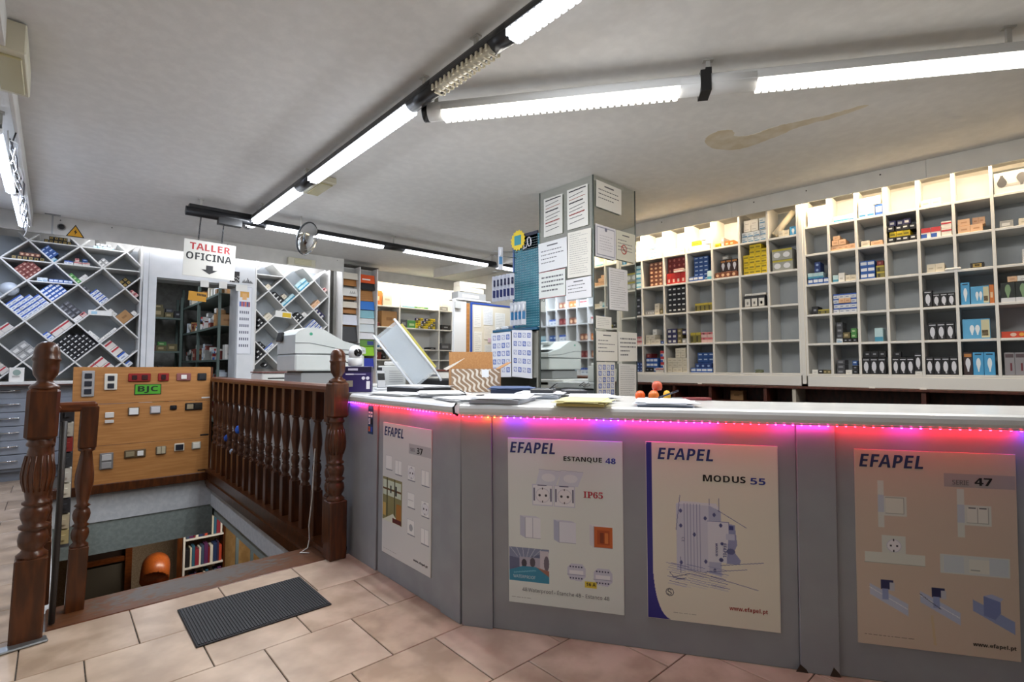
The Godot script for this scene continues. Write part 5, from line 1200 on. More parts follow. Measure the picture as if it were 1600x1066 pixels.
	for x in [-0.4455, 0.4455]: part(nb, "frame_bar", cb(0.027, 0.85, 0.025, 0.003), mat("24489c", 0.4), Vector3(x, 0, 0))
	part(nb, "leg", bm(0.05, 1.25, 0.03), beech, Vector3(-0.3, -1.02, -0.02)); part(nb, "leg", bm(0.05, 1.25, 0.03), beech, Vector3(0.3, -1.02, -0.02))
	for k in 7:
		var im := blank(64, 90, ["e6e4dc", "e9e6da", "dfe2e4", "e4dccc", "e8e8e2", "d8b9be", "dddcd6"][k]); textlines(im, 6, 8, 58, 82, 8, 1, "8a8a8c", 30 + k)
		var q: Array = [[-0.31, 0.2, 0.13, 0.3], [-0.3, -0.14, 0.14, 0.32], [-0.13, 0.22, 0.18, 0.26], [-0.12, 0.0, 0.17, 0.2], [0.08, 0.15, 0.2, 0.28], [0.0, -0.1, 0.3, 0.07], [-0.1, -0.26, 0.2, 0.22]][k]
		var ps := thing("pinned_paper", "%s pinned on the blue framed board, %s" % [["tall white sheet", "lower white sheet", "cream sheet with writing", "small cream sheet", "wide white sheet", "pink strip", "grey white sheet"][k], ["upper left corner", "lower left corner", "top middle", "middle", "upper right", "below the middle", "bottom"][k]], "paper", Vector3(4.84 + q[0] * 1.1, 1.645 + q[1] * 1.1, -5.7125 + k * 0.0004))
		part(ps, "sheet", bm(q[2], q[3], 0.001), paper); part(ps, "print", sheet(q[2] - 0.004, q[3] - 0.004), printed(im), Vector3(0, 0, 0.0008))

# ---------------------------------------------------------------- mirror pillar and hanging display
func notice(label: String, face: String, a0: float, a1: float, y0: float, y1: float, bg: String, style: int, k: int) -> Node3D:
	var w := absf(a1 - a0); var h := y1 - y0
	var im := blank(96, int(clampf(96.0 * h / w, 40, 170)), bg); var hh := im.get_height()
	match style:
		0: rect(im, 30, int(hh * 0.12), 36, 3, col("55565c")); textlines(im, 8, int(hh * 0.3), 88, int(hh * 0.72), 10, 2, "53555c", k)
		1: textlines(im, 8, 8, 88, hh - 8, 7, 1, "7c7d82", k)
		2:
			for j in 9: line(im, Vector2(10, 10 + j * (hh - 20) / 9.0 + (j * 5) % 7), Vector2(86 - (j * 11) % 20, 7 + j * (hh - 20) / 9.0), 2.0 if j % 3 else 4.0, col(["26262c", "33343c", "8a3a34", "1c1c22"][j % 4]))
		3:
			rect(im, 5, 5, 86, hh - 10, col("9a9db0")); rect(im, 8, 8, 80, hh - 16, col(bg)); ell(im, 48, 10, 6, 6, col("70748c")); textlines(im, 18, int(hh * 0.32), 80, int(hh * 0.78), 8, 1, "8b8d9c", k)
		4: textlines(im, 10, int(hh * 0.2), 90, int(hh * 0.85), 12, 4, "57585f", k, 1.0)
		5:
			for r in 5:
				for c in 4:
					var bx := 8 + c * 22; var by := 8 + r * (hh - 12) / 5.0
					rect(im, bx, by, 16, 16, col(["8f98c4", "4a62b0", "a8aecb", "6c7ab8"][(r * 3 + c * k) % 4])); rect(im, bx + 3, by + 3, 10, 10, col(["e2e4ec", "c3c9e0"][(r + c) % 2])); line(im, Vector2(bx + 3, by + 13), Vector2(bx + 13, by + 4), 1, col("4a5280"))
	var b := sb() if face == "x" else Basis()
	var at := Vector3(3.1635, (y0 + y1) / 2, (a0 + a1) / 2) if face == "x" else Vector3((a0 + a1) / 2, (y0 + y1) / 2, -2.5235)
	if face == "c": at = Vector3(3.153, (y0 + y1) / 2, (a0 + a1) / 2); b = sb()
	b = b * Basis(Vector3(0, 0, 1), ((k * 37) % 7 - 3) * 0.006)
	var o := thing("paper_notice", label, "notice", at + b * Vector3(0, 0, (k % 5) * 0.0006), b)
	part(o, "sheet", bm(w, h, 0.001), mat(bg, 0.7)); part(o, "print", sheet(w - 0.003, h - 0.003), printed(im, 0.6), Vector3(0, 0, 0.0008))
	return o

func pillar_and_display() -> void:
	var mir := mat("dfe3df", 0.03, 1.0)
	var o := thing("mirror_pillar", "square pillar clad in mirror panels behind the counter", "pillar", Vector3(3.465, 0, -2.835))
	part(o, "core", bm(0.57, CEIL, 0.59), mat("8d8d88", 0.7), Vector3(0, CEIL / 2, 0))
	for q in [[0, 0.299, 0.59, 0.0], [-0.289, 0, 0.61, PI / 2], [0.289, 0, 0.61, PI / 2], [0, -0.299, 0.59, 0.0]]:
		part(o, "mirror_panel", bm(q[2] - 0.012, CEIL - 0.004, 0.006), mir, Vector3(q[0], CEIL / 2, q[1]), Basis(UP, q[3]))
	for sx in [-1, 1]:
		for sz in [-1, 1]: part(o, "corner_strip", cb(0.012, CEIL - 0.002, 0.012, 0.002), mat("5c6360", 0.3, 0.7), Vector3(sx * 0.29, CEIL / 2, sz * 0.3))
	notice("sheet of drawn cable lines high on the mirror pillar, far one of two", "x", -3.075, -2.855, 2.285, 2.625, "dcdcd8", 2, 1)
	notice("sheet of drawn cable lines high on the mirror pillar, near the edge", "x", -2.8, -2.578, 2.295, 2.635, "e2e2de", 2, 2)
	notice("white notice with grey heading and three lines on the mirror pillar", "x", -3.14, -2.805, 1.985, 2.24, "e3e6ea", 0, 3)
	notice("tall cream typed notice near the mirror pillar's edge", "x", -2.797, -2.548, 1.885, 2.268, "e2e0d8", 1, 4)
	var rb_ := notice("red bordered notice with bold green grey lines on the mirror pillar", "x", -3.14, -2.828, 1.745, 1.98, "dfe4e2", 4, 5)
	for q in [[0, 0.115, 0.31, 0.004], [0, -0.115, 0.31, 0.004]]: part(rb_, "red_border", bm(q[2], q[3], 0.001), mat("b0525a", 0.6), Vector3(q[0], q[1], 0.001))
	notice("small white letter with logo below the tall cream notice", "x", -2.82, -2.55, 1.705, 1.875, "e4e5ea", 0, 6)
	notice("white notice hung crooked at the top of the pillar's front", "z", 3.2, 3.54, 2.44, 2.66, "e8e8e4", 0, 7)
	notice("framed certificate in a clear sleeve on the mirror pillar", "z", 3.185, 3.455, 2.035, 2.3, "e2e2ea", 3, 8)
	var ns := notice("pale no smoking notice on the mirror pillar", "z", 3.46, 3.735, 2.05, 2.3, "dcdcd0", 0, 9)
	part(ns, "red_ring", prism_ring(0.042, 0.033), mat("b5403c", 0.5), Vector3(-0.03, -0.03, 0.0015)); part(ns, "red_bar", bm(0.07, 0.008, 0.001), mat("b5403c", 0.5), Vector3(-0.03, -0.03, 0.0016), Basis(Vector3(0, 0, 1), -0.7))
	part(ns, "cigarette", bm(0.045, 0.006, 0.001), mat("55504c", 0.5), Vector3(-0.03, -0.03, 0.0014))
	notice("long price list in a sleeve on the mirror pillar's front", "z", 3.36, 3.62, 1.62, 1.97, "e1e1e6", 1, 10)
	notice("small handwritten slip on the mirror pillar's front", "z", 3.185, 3.385, 1.455, 1.555, "e4e3de", 1, 11)
	notice("square white page low on the mirror pillar, left of two", "z", 3.184, 3.465, 1.195, 1.435, "e2e0da", 0, 12)
	notice("square white page with bold lines low on the mirror pillar, right of two", "z", 3.472, 3.745, 1.195, 1.44, "e4e3df", 4, 13)
	notice("page of small symbols lowest on the mirror pillar's front", "z", 3.19, 3.428, 0.9, 1.186, "dcdad4", 5, 15)
	notice("pale blank form lowest on the mirror pillar at right", "z", 3.476, 3.727, 0.88, 1.171, "dcdcdc", 1, 14)
	# display cabinet beside the pillar with pegboard
	var c := thing("display_cabinet", "grey metal cabinet with a teal pegboard standing on top", "cabinet", Vector3(3.4, 0, -3.46))
	for q in [[0.0, 0.735, 0.29, 0.46, 1.47, 0.02], [0.0, 0.735, -0.29, 0.46, 1.47, 0.02], [0.22, 0.735, 0.0, 0.02, 1.47, 0.56], [0.0, 0.05, 0.0, 0.42, 0.1, 0.56], [0.0, 1.46, 0.0, 0.42, 0.02, 0.56], [-0.22, 1.25, 0.0, 0.02, 0.4, 0.56], [0.0, 0.55, 0.0, 0.42, 0.02, 0.56]]:
		part(c, "steel_panel", cb(q[3], q[4], q[5], 0.003), mat("8f9088", 0.5), Vector3(q[0], q[1], q[2]))
	part(c, "teal_top", cb(0.5, 0.025, 0.61, 0.004), mat("1f5a7d", 0.4), Vector3(0, 1.49, 0))
	var peg := noisy("teal", "12647a", "1a7386", Vector3(2, 2, 2), 0.45)
	part(c, "pegboard", bm(0.02, 0.84, 0.34), peg, Vector3(-0.2, 1.93, 0.14))
	var holes := []
	for i in 15:
		for j in 36: holes.append([Vector3(-0.211, 1.53 + j * 0.0226, -0.01 + i * 0.0212), Vector3(0.002, 0.006, 0.006)])
	part(c, "peg_holes", boxes(holes), mat("9fb9c4", 0.5)).set_meta("kind", "stuff")
	part(c, "blue_edge", bm(0.03, 0.86, 0.02), mat("2a4f8e", 0.4), Vector3(-0.2, 1.94, -0.04))
	part(c, "header_card", bm(0.01, 0.16, 0.2), mat("1b1f3a", 0.4), Vector3(-0.205, 2.3, 0.18))
	lettering(c, "lettering", "LO", Vector3(-0.2115, 2.29, 0.14), 0.09, 0.12, mat("c9cbd6", 0.5), "Droid Serif", true, sb() * Basis(Vector3(0, 0, 1), 0.15))
	var star := PackedVector2Array()
	for k in 32: star.append(Vector2(cos(TAU * k / 32), sin(TAU * k / 32)) * (0.1 if k % 2 else 0.085))
	var sb_ := part(c, "yellow_burst", prism(star, 0.006), mat("e3c81c", 0.45), Vector3(-0.22, 2.33, 0.03), sb()); sb_.set_meta("label", "yellow starburst card")
	part(sb_, "blue_print", bm(0.09, 0.09, 0.002), mat("2c8fa0", 0.5), Vector3(0, 0, 0.004))
	for k in 4: part(c, "hook", tube([Vector3(-0.2, [2.17, 2.03, 1.74, 2.22][k], [0.0, 0.0, 0.1, 0.02][k]), Vector3(-0.42, [2.17, 2.03, 1.74, 2.22][k], [-0.06, -0.1, 0.08, -0.1][k])], 0.003, 6), steel)
	for k in 11:
		var big := k < 6
		var at := Vector3(3.06, 1.88, -3.63 + k * 0.05) if big else Vector3(3.1, 1.63, -3.42 + (k - 6) * 0.05)
		if k == 10: at = Vector3(3.0, 2.14, -3.47)
		var p := thing("blister_pack", ["clear and navy blister pack in the row hanging left of the pegboard", "slim white and blue blister pack hanging before the teal pegboard", "single clear blister pack hanging highest on the display"][0 if big else (2 if k == 10 else 1)], "blister pack", at, Basis(UP, -0.45), "" if k == 10 else ("hanging navy packs" if big else "hanging white packs"))
		part(p, "card", cb(0.044, 0.24 if big else 0.21, 0.004, 0.001), mat("d5dae6" if not big else "c9cede", 0.4)); part(p, "dark_print", bm(0.03, 0.07, 0.002), mat("1d2a66" if big else "3c7fb4", 0.4), Vector3(0, -0.05 if big else -0.02, 0.003))
		part(p, "torch", lathe([[0, -0.03], [0.011, -0.028], [0.011, 0.03], [0, 0.032]], 10), mat("23284a" if big else "dfe3ea", 0.25), Vector3(0, 0.05, 0.012))
	notice("sheet of blue switch pictures on the display cabinet, left", "c", -3.78, -3.495, 1.05, 1.475, "dfe1e8", 5, 3)
	var cur := notice("curled sheet of blue switch pictures on the display cabinet, right", "c", -3.47, -3.205, 1.05, 1.48, "e3e5ec", 5, 5)
	cur.transform = cur.transform * Transform3D(Basis(Vector3(1, 0, 0), 0.06) * Basis(Vector3(0, 0, 1), -0.06), Vector3(0, 0, 0.012))
	for k in 3: solo("loose_bag", ["crumpled clear bag on the teal cabinet top", "flat blue pack on the teal cabinet top", "small white pack at the teal top's edge"][k], "pack", cb([0.14, 0.12, 0.06][k], [0.03, 0.02, 0.025][k], [0.1, 0.12, 0.08][k], 0.008), mat(["c9cfd6", "2e5fa8", "dcdcda"][k], 0.35), Vector3([3.23, 3.3, 3.2][k], 1.5025 + [0.015, 0.01, 0.0125][k], [-3.6, -3.36, -3.7][k]), Basis(UP, k * 0.7))
	# grid shelf on the left wall, which the pillar mirrors
	var g := thing("wall_grid_shelf", "white grid shelf on the left wall seen only in the mirror", "shelf", Vector3(-0.795, 0, -4.6), Basis(Vector3(0, 0, -1), UP, Vector3(1, 0, 0)))
	for k in 10: part(g, "upright", bm(0.016, 1.5, 0.04 if k < 0 else 0.3), shelf_white, Vector3(k * 0.25, 1.75, 0.15))
	for j in 6: part(g, "shelf_board", bm(2.26, 0.016, 0.298), shelf_white, Vector3(1.125, 1.0 + j * 0.3, 0.15))
	for k in 9:
		for j in 5:
			var kd: String = ["redwhite", "blue", "brown", "black", "bwcell", "orange", "teal", "darkred"][(k * 5 + j * 3) % 8]
			if (k + j) % 4 == 3: continue
			carton_name = "mirrored_carton"
			for i in 2: carton(kd, 0.09, 0.12, 0.14, "%s on mirrored left shelf, row %d column %d" % [kinds[kd][0], j + 1, k + 1], "left wall shelf cartons", Vector3(-0.62, 1.0685 + j * 0.3, -4.68 - k * 0.25 - i * 0.095), Basis(UP, PI / 2))

func prism_ring(r0: float, r1: float) -> Mesh:
	var st := SurfaceTool.new(); st.begin(Mesh.PRIMITIVE_TRIANGLES)
	for k in 28:
		var a := Vector3(cos(TAU * k / 28), sin(TAU * k / 28), 0); var b := Vector3(cos(TAU * (k + 1) / 28), sin(TAU * (k + 1) / 28), 0)
		quad(st, a * r1, a * r0, b * r0, b * r1)
	st.generate_normals(); return st.commit()

# ---------------------------------------------------------------- things on the counter
func counter_things() -> void:
	var cr := noisy("register", "c4cac9", "c8cdcc", Vector3(1, 1, 1), 0.4, 0.02, 3)
	# desk behind the railing
	var dk := thing("cash_desk", "white cash desk behind the stair railing", "desk", Vector3(1.78, 0, -4.75))
	part(dk, "body", cb(0.7, 0.94, 1.9, 0.006), mat("c9c6c0", 0.5), Vector3(0, 0.47, 0)); part(dk, "top", cb(0.76, 0.03, 1.94, 0.004), mat("d2d1cc", 0.4), Vector3(0, 0.985, 0)); part(dk, "brown_edge", bm(0.02, 0.02, 1.9), mat("5a2c22", 0.5), Vector3(-0.375, 0.962, 0))
	# register: lower drawer, body and sloping key deck
	var r := thing("cash_register", "pale grey cash register with sloping hood behind the railing", "cash register", Vector3(1.42, 1.002, -4.36), Basis.from_scale(Vector3(0.95, 0.9, 0.95)))
	part(r, "cash_drawer", cb(0.48, 0.105, 0.42, 0.004), mat("8e9092", 0.45), Vector3(0.3, 0.0545, 0)); part(r, "foot_rail", bm(0.4, 0.016, 0.38), black, Vector3(0.28, 0.115, 0))
	part(r, "lower_body", cb(0.62, 0.15, 0.47, 0.012), cr, Vector3(0.31, 0.2, 0))
	part(r, "hood", prism(PackedVector2Array([Vector2(0.0, 0.282), Vector2(0.0, 0.45), Vector2(0.03, 0.485), Vector2(0.09, 0.515), Vector2(0.16, 0.52), Vector2(0.24, 0.505), Vector2(0.33, 0.455), Vector2(0.42, 0.405), Vector2(0.54, 0.375), Vector2(0.63, 0.345), Vector2(0.635, 0.29)]), 0.46), cr)
	part(r, "seam", boxes([[Vector3(0.315, 0.279, 0), Vector3(0.61, 0.005, 0.462)]]), mat("5d6264", 0.5))
	part(r, "curved_groove", tube([Vector3(0.0, 0.375, 0.231), Vector3(0.12, 0.378, 0.231), Vector3(0.25, 0.355, 0.231), Vector3(0.4, 0.325, 0.231), Vector3(0.62, 0.315, 0.231)], 0.003, 5), mat("6f7476", 0.5))
	part(r, "emblem", disc(0.014, 0.014, 0.002, 12), mat("3f9a7c", 0.4), Vector3(0.13, 0.46, 0.231)); part(r, "customer_display", cb(0.02, 0.09, 0.12, 0.004), black, Vector3(-0.012, 0.44, -0.12), Basis(Vector3(0, 0, 1), -0.2))
	part(r, "key_bed", boxes([[Vector3(0.5, 0.385, 0), Vector3(0.2, 0.012, 0.36)]]), mat("3a3c40", 0.5), Vector3(0, 0.0, 0), Basis())
	part(r, "receipt_cover", cb(0.12, 0.05, 0.14, 0.01), cr, Vector3(0.3, 0.49, -0.1))
	var pr := thing("desk_printer", "low white printer with brown edge behind the railing, beside the register", "printer", Vector3(1.58, 1.0, -5.2))
	part(pr, "body", cb(0.3, 0.085, 0.36, 0.01), mat("dcdbd6", 0.4), Vector3(0, 0.045, 0)); part(pr, "lid", cb(0.31, 0.012, 0.37, 0.003), mat("5a2c22", 0.5), Vector3(0, 0.095, 0))
	part(pr, "paper_slot", bm(0.2, 0.012, 0.004), black, Vector3(0, 0.04, 0.181))
	var sr := thing("slip_printer", "small white slip printer between register and newel post", "printer", Vector3(1.62, 0.986, -3.6))
	part(sr, "body", cb(0.16, 0.05, 0.2, 0.008), mat("d8d8d3", 0.4), Vector3(0, 0.026, 0)); part(sr, "hood", cb(0.14, 0.03, 0.12, 0.008), mat("cfcfca", 0.4), Vector3(0, 0.064, -0.03)); part(sr, "slot", bm(0.09, 0.006, 0.003), black, Vector3(0, 0.03, 0.101))
	# purple box with the little camera on it
	var bx := thing("camera_box", "dark purple retail box beside the newel post under a white camera", "box", Vector3(1.475, 0.986, -3.14), Basis(UP, -0.55))
	part(bx, "body", cb(0.19, 0.165, 0.12, 0.002), mat("2b1f56", 0.4), Vector3(0, 0.083, 0)); part(bx, "dark_band", bm(0.191, 0.035, 0.121), mat("1c1536", 0.4), Vector3(0, 0.145, 0))
	for q in [[-0.02, 0.146, 0.06, 0.014, "b9b5cc"], [-0.04, 0.115, 0.05, 0.008, "d5d2e0"], [0.02, 0.115, 0.08, 0.006, "a9a4c4"], [-0.05, 0.055, 0.06, 0.04, "8a8376"], [0.075, 0.045, 0.022, 0.05, "dcdbe2"]]: part(bx, "print", bm(q[2], q[3], 0.001), mat(q[4], 0.5), Vector3(q[0], q[1], 0.061))
	for x in [0.045, 0.072]: part(bx, "round_print", disc(0.011, 0.011, 0.001, 12), mat("d9d6e4", 0.5), Vector3(x, 0.09, 0.061))
	var cm := thing("security_camera", "white ball shaped security camera standing on the purple box", "camera", Vector3(1.455, 1.152, -3.13), Basis(UP, -0.35))
	part(cm, "base", lathe([[0, 0], [0.04, 0.001], [0.046, 0.02], [0.046, 0.045], [0.04, 0.056], [0, 0.058]], 22), mat("dfe2e6", 0.3)); part(cm, "head", lathe([[0, 0.04], [0.03, 0.045], [0.042, 0.07], [0.042, 0.1], [0.03, 0.125], [0.012, 0.135], [0, 0.136]], 22), mat("e8eaee", 0.25))
	part(cm, "lens", lathe([[0, 0], [0.026, 0.0], [0.024, 0.012], [0, 0.014]], 20), mat("0c0c10", 0.08), Vector3(0.012, 0.088, 0.036), Basis(UP, 0.3) * Basis(Vector3(1, 0, 0), PI / 2))
	part(cm, "cable", tube([Vector3(-0.04, 0.02, 0), Vector3(-0.075, 0.035, 0.01), Vector3(-0.09, 0.01, 0.02), Vector3(-0.092, -0.05, 0.03)], 0.003, 6), black)
	# acrylic catalogue stand
	var acr := StandardMaterial3D.new(); acr.albedo_color = Color(0.9, 0.94, 0.97, 0.25); acr.roughness = 0.15; acr.transparency = BaseMaterial3D.TRANSPARENCY_ALPHA
	var lean := Vector3(-0.27, 0.44, -0.22).normalized(); var wide := Vector3(0.72, 0, 0.69); var nrm := wide.cross(lean).normalized()
	wide = lean.cross(nrm).normalized()
	var ab := Basis(wide, lean, nrm)
	var ac := thing("catalogue_stand", "leaning clear acrylic stand holding catalogue pages", "stand", Vector3(2.0, 1.0, -3.06), ab)
	part(ac, "clear_panel", bm(0.17, 0.46, 0.004), acr, Vector3(0, 0.3, 0.014))
	for x in [-0.095, 0.095]: part(ac, "rail", tube([Vector3(x, 0.0, 0.05), Vector3(x, 0.03, 0.02), Vector3(x, 0.07, 0.01), Vector3(x, 0.55, 0.01)], 0.009, 10), mat("c4c9cf", 0.2))
	for k in 5: part(ac, "page", bm(0.16, 0.42 - k * 0.012, 0.003), mat(["bcc6cd", "c9d1d6", "cfcca8", "b0bac2", "d6d6d2"][k], 0.5), Vector3(0.004 * k, 0.3 - k * 0.006, -0.004 - k * 0.009))
	part(ac, "yellow_page", bm(0.03, 0.4, 0.002), mat("cfc66a", 0.5), Vector3(0.095, 0.3, -0.05)); part(ac, "foot", cb(0.2, 0.012, 0.16, 0.003), mat("c9cdd2", 0.2), Vector3(0, 0.01, 0.03), ab.inverse() * Basis(UP, -0.75))
	# open carton with wavy print
	var im := blank(128, 64, "8b735d")
	for k in 15:
		for y in 64:
			var x := k * 14.0 - 40 + y * 0.55 + 4.0 * sin(y * 0.22 + k)
			rect(im, clampf(x, 0, 121), y, 6 if x >= 0 and x < 122 else 0, 1, col("cfc9c0"))
	var ob := thing("open_carton", "open cardboard carton with wavy striped print on the counter", "cardboard box", Vector3(2.07, 0.986, -2.66), Basis(UP, -0.55))
	part(ob, "front_wall", bm(0.32, 0.15, 0.004), card, Vector3(0, 0.075, 0.1)); part(ob, "striped_print", sheet(0.318, 0.148), printed(im, 0.6), Vector3(0, 0.075, 0.1026))
	part(ob, "back_wall", bm(0.32, 0.15, 0.004), card, Vector3(0, 0.075, -0.1)); part(ob, "bottom", bm(0.32, 0.004, 0.2), card, Vector3(0, 0.002, 0))
	for x in [-0.16, 0.16]: part(ob, "side_wall", bm(0.004, 0.15, 0.2), card, Vector3(x, 0.075, 0))
	part(ob, "back_flap", bm(0.3, 0.12, 0.004), card, Vector3(-0.01, 0.207, -0.115), Basis(Vector3(1, 0, 0), -0.25)); part(ob, "side_flap", bm(0.09, 0.003, 0.17), card, Vector3(0.195, 0.17, 0), Basis(Vector3(0, 0, 1), 0.5))
	part(ob, "torn_flap", prism(PackedVector2Array([Vector2(-0.08, -0.02), Vector2(0.06, 0.05), Vector2(-0.01, 0.0), Vector2(-0.06, -0.03)]), 0.003), mat("d5d0c8", 0.6), Vector3(-0.13, 0.17, 0.1)); part(ob, "label_sticker", bm(0.045, 0.05, 0.001), mat("dfe4ea", 0.5), Vector3(0.06, 0.12, 0.103))
	# papers, pads and clips
	var piles := [
		["paper_tray", "black edged paper tray under the acrylic stand", 1.72, -2.78, 0.26, 0.035, 0.32, "d9dce2", "1c1e26", 0.1], ["spiral_notebook", "white spiral notebook near the counter corner", 1.62, -2.38, 0.24, 0.022, 0.34, "d3d5d8", "8a8f98", -0.55],
		 ["ring_binder", "blue grey binder lying behind the notebook", 2.08, -2.3, 0.24, 0.03, 0.32, "4c5f86", "26324e", -0.75],
		["paper_stack", "thick stack of white sheets with a black clip at the counter corner", 1.58, -1.8, 0.23, 0.03, 0.34, "dfe3ea", "c4c9d6", -1.0], ["paper_stack", "white stack with dark file behind the clipped stack", 1.95, -1.93, 0.22, 0.03, 0.3, "d8dde6", "b9c0cc", -0.9],
		["envelope_stack", "pile of yellow envelopes on the counter front", 1.73, -1.44, 0.2, 0.02, 0.28, "d8d09a", "c4b870", -1.0], ["paper_stack", "loose white sheets behind the yellow envelopes", 2.03, -1.64, 0.21, 0.016, 0.29, "dde0e6", "b5bac4", -0.85],
		["paper_stack", "flat white and blue papers right of the yellow envelopes", 1.98, -1.2, 0.22, 0.012, 0.3, "d5dae4", "8a98b4", -1.0]]
	piles.append_array([["loose_papers", "thin fan of loose sheets left of the spiral notebook", 1.5, -2.62, 0.21, 0.004, 0.29, "dfe1e4", "c9ccd2", 0.2], ["loose_papers", "thin sheets lying near the counter corner", 1.5, -2.02, 0.2, 0.004, 0.24, "e0e2e6", "c9ccd2", -0.2], ["loose_papers", "single pale sheets behind the clipped stack", 1.82, -2.0, 0.16, 0.003, 0.2, "dcdfe6", "c9ccd2", -0.5], ["loose_papers", "pale sheets behind the stack with a dark file", 2.22, -1.95, 0.16, 0.004, 0.22, "dfe0e0", "c4c8ce", -0.7]])
	for q in piles:
		var o := thing(q[0], q[1], "papers", Vector3(q[2], 0.9852, q[3]), Basis(UP, q[9]))
		q[5] = q[5] * (1.0 if q[0] in ["paper_tray", "ring_binder"] else 0.55)
		part(o, "bulk", cb(q[4], q[5], q[6], minf(0.002, q[5] * 0.3)), mat(q[8], 0.6), Vector3(0, q[5] / 2, 0))
		for k in 6: part(o, "loose_sheet", bm(q[4] - 0.004, 0.0012, q[6] - 0.006), mat(q[7], 0.6), Vector3(sin(k * 2.0) * 0.016, q[5] + 0.001 + k * 0.0018, cos(k * 3.0) * 0.016), Basis(UP, sin(k * 5.0) * 0.14))
		if q[0] == "spiral_notebook":
			for k in 22: part(o, "spiral_ring", tube([Vector3(0.115, 0.0, 0.0), Vector3(0.124, 0.012, 0), Vector3(0.115, 0.028, 0)], 0.0016, 5), black, Vector3(0, 0, -0.16 + k * 0.0152))
		if q[1].contains("clip") and q[1].begins_with("thick"): part(o, "binder_clip", cb(0.03, 0.032, 0.05, 0.004), black, Vector3(-0.112, 0.016, 0.02))
		if q[1].contains("dark file"):
			part(o, "dark_file", cb(0.12, 0.02, 0.2, 0.003), mat("33353b", 0.4), Vector3(0.02, q[5] + 0.02, 0))
			for z in [-0.06, 0.08]: part(o, "binder_clip", tube([Vector3(0.06, 0.05, z), Vector3(0.09, 0.075, z + 0.01), Vector3(0.095, 0.06, z + 0.025), Vector3(0.06, 0.05, z + 0.03)], 0.002, 5), black)
	var og := [["orange", 2.13, -1.42, 0.024, "d2571f"], ["dark orange", 2.17, -1.37, 0.026, "c46a2a"], ["orange red", 2.22, -1.4, 0.024, "c9492a"], ["yellow", 2.24, -1.34, 0.018, "d3a42c"], ["red and white", 2.25, -1.4, 0.026, "b8543c"]]
	for k in 5:
		var q: Array = og[k]
		solo("cable_connector", "%s plastic cable connector in the heap on the counter" % q[0], "connector", lathe([[0, 0], [q[3] * 0.8, 0.002], [q[3], 0.015], [q[3] * 0.95, 0.032], [q[3] * 0.6, 0.045], [0, 0.048]], 16), mat(q[4], 0.35), Vector3(q[1], 0.9852 if k < 4 else 1.03, q[2]))
	var pl := thing("pliers", "dark red handled pliers beside the orange caps", "pliers", Vector3(2.26, 0.993, -1.27), Basis(UP, -0.9))
	for s in [-1, 1]: part(pl, "handle", tube([Vector3(0, 0.002, 0), Vector3(0.03, 0.002, 0.012 * s), Vector3(0.09, 0.002, 0.024 * s), Vector3(0.13, 0.002, 0.018 * s)], 0.007, 8), mat("6e1d24", 0.4))
	part(pl, "jaw", prism(PackedVector2Array([Vector2(0, -0.012), Vector2(-0.05, -0.004), Vector2(-0.05, 0.004), Vector2(0, 0.012)]), 0.012), steel, Vector3(0, 0.002, 0), Basis(Vector3(1, 0, 0), PI / 2))
	solo("ballpoint_pen", "dark pen resting on the loose sheets", "pen", tube([Vector3(0, 0, 0), Vector3(0.1, 0.03, 0.04)], 0.004, 8), mat("1d2238", 0.3), Vector3(2.02, 1.01, -1.25))
	# devices at the back of the counter
	var tp := thing("label_printer", "boxy black and white label printer behind the acrylic stand", "printer", Vector3(2.12, 0.986, -3.22), Basis(UP, -0.6))
	part(tp, "body", cb(0.26, 0.07, 0.2, 0.008), mat("1b1c20", 0.4), Vector3(0, 0.036, 0)); part(tp, "upper", cb(0.25, 0.06, 0.19, 0.01), mat("cfd0cc", 0.4), Vector3(0, 0.1, 0)); part(tp, "brown_lid", bm(0.27, 0.012, 0.2), mat("5a2c22", 0.5), Vector3(0, 0.136, 0)); part(tp, "name_strip", bm(0.06, 0.014, 0.001), mat("5c5f66", 0.5), Vector3(0, 0.1, 0.096))
	var pb := thing("file_box", "white file box with printed front left of the acrylic stand", "file box", Vector3(1.93, 0.986, -3.5), Basis(UP, -0.55))
	part(pb, "body", cb(0.2, 0.17, 0.16, 0.004), mat("d8dad8", 0.5), Vector3(0, 0.085, 0)); part(pb, "dark_side", bm(0.035, 0.15, 0.162), mat("2c2e34", 0.5), Vector3(-0.09, 0.083, 0)); part(pb, "white_lid", cb(0.12, 0.03, 0.1, 0.006), white, Vector3(0, 0.188, 0))
	for k in 6: part(pb, "print_line", bm(0.1, 0.003, 0.001), mat("9a9ca2", 0.6), Vector3(0.03, 0.13 - k * 0.016, 0.081))
	var te := thing("phone_stand", "small phone on a tilted stand behind the purple box", "phone", Vector3(1.72, 0.986, -3.28), Basis(UP, -0.3))
	part(te, "foot", cb(0.08, 0.015, 0.09, 0.004), mat("c9ccd0", 0.4), Vector3(0, 0.008, 0)); part(te, "handset", cb(0.06, 0.13, 0.012, 0.004), mat("8b9096", 0.3), Vector3(0, 0.075, 0), Basis(Vector3(1, 0, 0), -0.4)); part(te, "screen", bm(0.048, 0.05, 0.002), mat("16181e", 0.1), Vector3(0, 0.093, 0.0), Basis(Vector3(1, 0, 0), -0.4))

